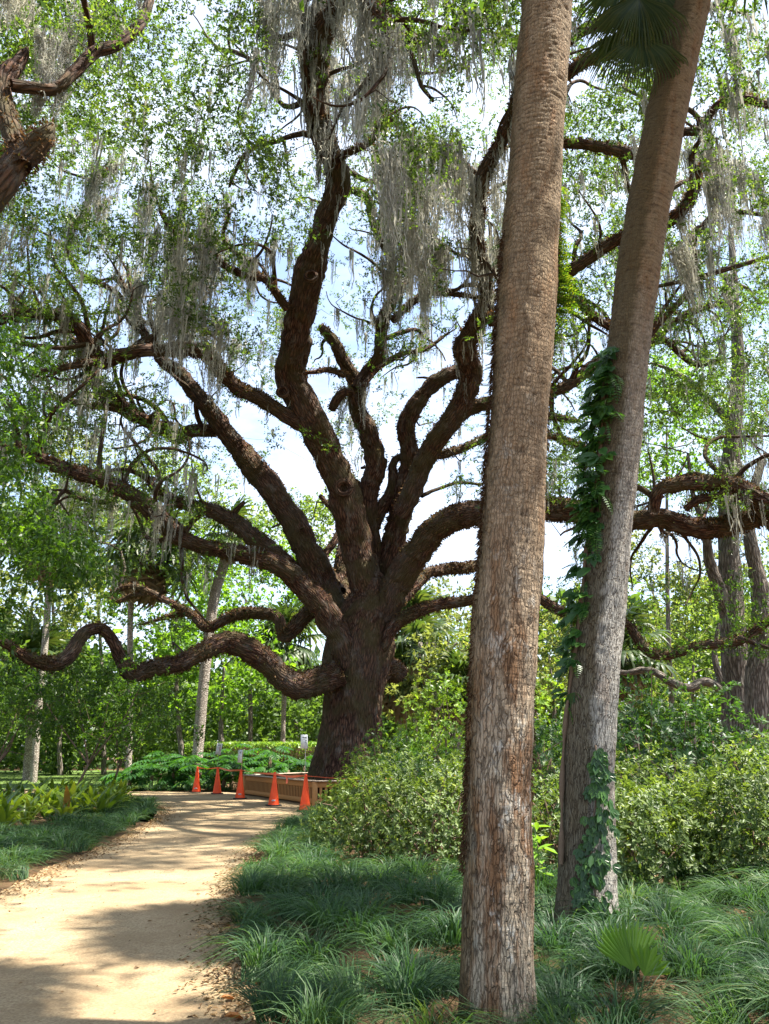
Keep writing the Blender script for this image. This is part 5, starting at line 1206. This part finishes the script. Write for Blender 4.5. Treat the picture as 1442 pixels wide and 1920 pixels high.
# ================================================================== PLANTER, CONES, SIGNS, TAPE
VP = [np.array(p) for p in ((-5.02, 29.6), (-2.05, 24.15), (1.7, 24.5), (3.4, 28.0), (2.2, 32.2), (-2.6, 33.2))]
pln = thing('tree_planter', (-1.2, 28.5, 0), 'low slatted wooden planter wall around the great oak trunk', 'planter')
def cube_mesh(name, mat):
    mb = MB(); box(mb, (0, 0, 0), (1, 1, 1)); me = mb.mesh(name, mat); return me
CW, CC, CLn = cube_mesh('slat', M['wood']), cube_mesh('cap_board', M['cap_wood']), cube_mesh('liner', M['liner'])
RAIL, POST = cube_mesh('rail', M['wood']), cube_mesh('post', M['wood'])
HP = .66
for k in range(6):
    a_, b_ = VP[k], VP[(k + 1) % 6]; d = b_ - a_; L = np.linalg.norm(d); d = d / L; rz = math.atan2(d[1], d[0]); nrm = np.array((d[1], -d[0]))  # outward for this winding
    bays = 2 if L > 4.4 else 1
    if k == 0: bays = 2
    if k in (0, 1): ob('post', POST, pln, TRS((a_[0], a_[1], HP / 2), (0, 0, rz), (.16, .16, HP)))
    else: ob('post', POST, pln, TRS((a_[0], a_[1], HP / 2), (0, 0, rz), (.14, .14, HP)))
    for b in range(bays):
        u0, u1 = L * b / bays, L * (b + 1) / bays; m_ = (u0 + u1) / 2; ln = u1 - u0; c = a_ + d * m_
        if b > 0: ob('post', POST, pln, TRS((*(a_ + d * u0 + nrm * .012), HP / 2 - .01), (0, 0, rz), (.11, .10, HP - .02)))
        ob('cap_board', CC, pln, TRS((*(c + nrm * .02), HP + .018), (0, 0, rz), (ln - .006, .22, .036)))
        ob('rail', RAIL, pln, TRS((*c, HP - .085), (0, 0, rz), (ln - .13, .06, .15)))
        ob('rail', RAIL, pln, TRS((*c, .115), (0, 0, rz), (ln - .13, .06, .13)))
        ob('liner', CLn, pln, TRS((*(c - nrm * .07), HP / 2), (0, 0, rz), (ln - .2, .03, HP - .06)))
        pitch = .125 if k != 1 else .15; ns = int((ln - .2) / pitch)
        for q in range(ns):
            pp = a_ + d * (u0 + .1 + (q + .5) * (ln - .2) / ns)
            ob('slat', CW, pln, TRS((*(pp - nrm * .004), .345), (0, 0, rz), (.06 if k != 1 else .075, .012, .345)))
sv = np.array([(*(p * .985 + np.array((-1.2, 28.5)) * .015), .5) for p in VP] + [(-1.2, 28.8, .62)])
ob('soil', mesh_np('soil', sv, None, [(k, (k + 1) % 6, 6) for k in range(6)], mat=M['soilin']), pln)

def cone_mesh():
    mb = MB(); prof = [(.165, .035), (.158, .06), (.15, .11), (.09, .48), (.038, .88), (.034, .93), (.028, .935), (.026, .90)]
    n = 32; V = [(r * math.cos(2 * math.pi * k / n), r * math.sin(2 * math.pi * k / n), z) for r, z in prof for k in range(n)]
    Q = [(j * n + k, j * n + (k + 1) % n, (j + 1) * n + (k + 1) % n, (j + 1) * n + k) for j in range(len(prof) - 1) for k in range(n)]; mb.add(V, Q, rnd=.5); return mb.mesh('cone_body', M['cone'], True)
def rbase():
    bm = bmesh.new(); bmesh.ops.create_cube(bm, size=1); bmesh.ops.scale(bm, vec=(.42, .42, .035), verts=bm.verts); bmesh.ops.translate(bm, vec=(0, 0, .0195), verts=bm.verts)
    bmesh.ops.bevel(bm, geom=[e_ for e_ in bm.edges if abs(e_.verts[0].co.z - e_.verts[1].co.z) > .01], offset=.05, segments=3, affect='EDGES'); me = bpy.data.meshes.new('base'); bm.to_mesh(me); bm.free(); me.materials.append(M['rubber']); return me
CB, RB = cone_mesh(), rbase()
def patch(name, w_, h_, mat): 
    mb = MB(); box(mb, (0, 0, 0), (w_, .003, h_)); return mb.mesh(name, mat)
STK = patch('sticker', .095, .04, M['paper']); MRK = patch('sticker_text', .07, .006, M['ink'])
cones = []
for px_, by, tx_, lab, stick in ((368, 1486, 370, 'orange traffic cone farthest left, at the corner of the path', True), (407, 1489, 407, 'orange traffic cone with a leaning paper sign above it, second from left', False),
                          (450, 1498, 451, 'orange traffic cone with a wooden stake, just left of the planter end', True), (513, 1511, 515, 'orange traffic cone without a sign, in front of the planter middle', True), (572, 1521, 573, 'nearest orange traffic cone, before the planter corner post', False)):
    gg = G(px_, by); root = thing('traffic_cone', gg, lab, 'traffic cone', 'orange traffic cones closing off the planter'); top = PY(tx_, by - 48, gg[1])
    rz = rng.uniform(-.6, .6); tilt = math.atan2(top[0] - gg[0], .93); Mx = Matrix.Translation(Vector(gg)) @ Euler((0, 0, 0)).to_matrix().to_4x4()
    cb = ob('cone_body', CB, root, Mx @ Euler((0, tilt * .5, 0)).to_matrix().to_4x4()); ob('base', RB, root, TRS(gg, (0, 0, rz)))
    if stick:
        s_ = ob('sticker', STK, root, TRS(gg + np.array((.012, -.151, .155)), (R(-9), 0, 0)))
        for dz in (-.008, .008): sub(s_, 'sticker_text', MRK, TRS(gg + np.array((.012, -.1545, .155 + dz)), (R(-9), 0, 0)))
    cones.append(gg)
# signs: stake (thing's post) + sheet + printed lines
def sign(i, pst, ptop, pc, w_, h_, roll, yaw, label, stake_mat, lines):
    gg = cones[i]; Y = gg[1] - .02; b_ = PY(*pst, Y); t_ = PY(*ptop, Y); c_ = PY(*pc, Y - .03); root = thing('paper_sign', b_, label, 'sign', 'paper signs on stakes above the cones')
    mb = MB(); V, Q, T, bk = tube(np.array([b_, t_]), .012 if stake_mat == 'stake' else .008, 6); mb.add(V, Q, T, bk=bk); ob('stake', mb.mesh('stake', M[stake_mat]), root)
    Ms = TRS(c_, (0, roll, yaw)); mb = MB(); box(mb, (0, 0, 0), (w_, .006, h_)); sh = ob('sheet', mb.mesh('sheet', M['paper']), root, Ms)
    for (x0, z0, lw, lh, red) in lines:
        mb = MB(); box(mb, (x0 * w_, -.005, z0 * h_), (lw * w_, .002, lh * h_)); sub(sh, 'printed_line', mb.mesh('printed_line', M['ink_red' if red else 'ink']), Ms)
sign(1, (408, 1441), (411, 1392), (410.5, 1404), .20, .40, R(8), R(22), 'paper sign with short red and black print above the second cone', 'metal', [(.15, .33, .2, .05, 0), (-.1, .3, .18, .05, 0), (.2, .18, .3, .045, 1), (.12, .08, .36, .045, 1), (.2, -.03, .3, .045, 1), (.25, -.13, .2, .04, 0)])
sign(2, (452.5, 1446), (456, 1405), (450, 1418), .15, .42, R(2), R(-18), 'narrow paper sign nailed to the wooden stake above the third cone', 'stake', [(.1, .32, .3, .05, 0), (.05, .25, .22, .04, 0), (.0, .05, .1, .02, 0)])
sign(4, (572, 1456), (573, 1378), (570.5, 1390.5), .19, .37, R(-1), R(6), 'tallest paper sign with printed lines, on a grey stake before the oak', 'metal', [(.05, .3, .62, .06, 0), (.12, .19, .5, .05, 0), (.22, .06, .28, .05, 0), (.22, -.04, .24, .05, 0), (-.2, .3, .12, .04, 0), (.3, -.14, .14, .03, 0)])
# tape
tp_ = [cones[0] + np.array((0, 0, .9)), cones[0] * .5 + cones[1] * .5 + np.array((0, 0, .87)), cones[1] + np.array((0, 0, .91)), cones[1] * .5 + cones[2] * .5 + np.array((0, 0, .86)), cones[2] + np.array((0, -.03, .9)),
       cones[2] * .5 + cones[3] * .5 + np.array((0, 0, .86)), cones[3] + np.array((0, -.03, .88)), cones[3] * .5 + cones[4] * .5 + np.array((0, 0, .84)), cones[4] + np.array((0, -.03, .89)), cones[4] + np.array((1.2, .2, .80)), cones[4] + np.array((2.4, .5, .82))]
Pt = crom(np.array(tp_), 120); Tt = unit(np.gradient(Pt, axis=0)); hw = .028; tw = .9 * np.sin(np.linspace(0, 17, 120)) + .3
Nv = unit(np.cross(Tt, np.array((0, 0, 1.)))); up_ = np.cross(Nv, Tt); S = (up_ * np.cos(tw)[:, None] + Nv * np.sin(tw)[:, None]) * hw
V = np.concatenate([Pt + S, Pt - S]); q = np.arange(119); Q = np.stack([q, q + 1, 120 + q + 1, 120 + q], 1)
tag(ob('barrier_tape', mesh_np('barrier_tape', V, Q, mat=M['tape'])), 'red orange barrier tape strung from cone to cone', 'tape')
tl = cones[3] * .6 + cones[4] * .4
V = [tl + np.array(v) for v in ((-.02, -.04, .85), (.03, -.04, .85), (.04, -.05, .66), (-.01, -.05, .64), (.0, -.045, .74), (.045, -.045, .74))]
tag(ob('tape_end', mesh_np('tape_end', V, [(0, 1, 5, 4), (4, 5, 2, 3)], mat=M['tape'])), 'loose tape end hanging between the two nearest cones', 'tape')
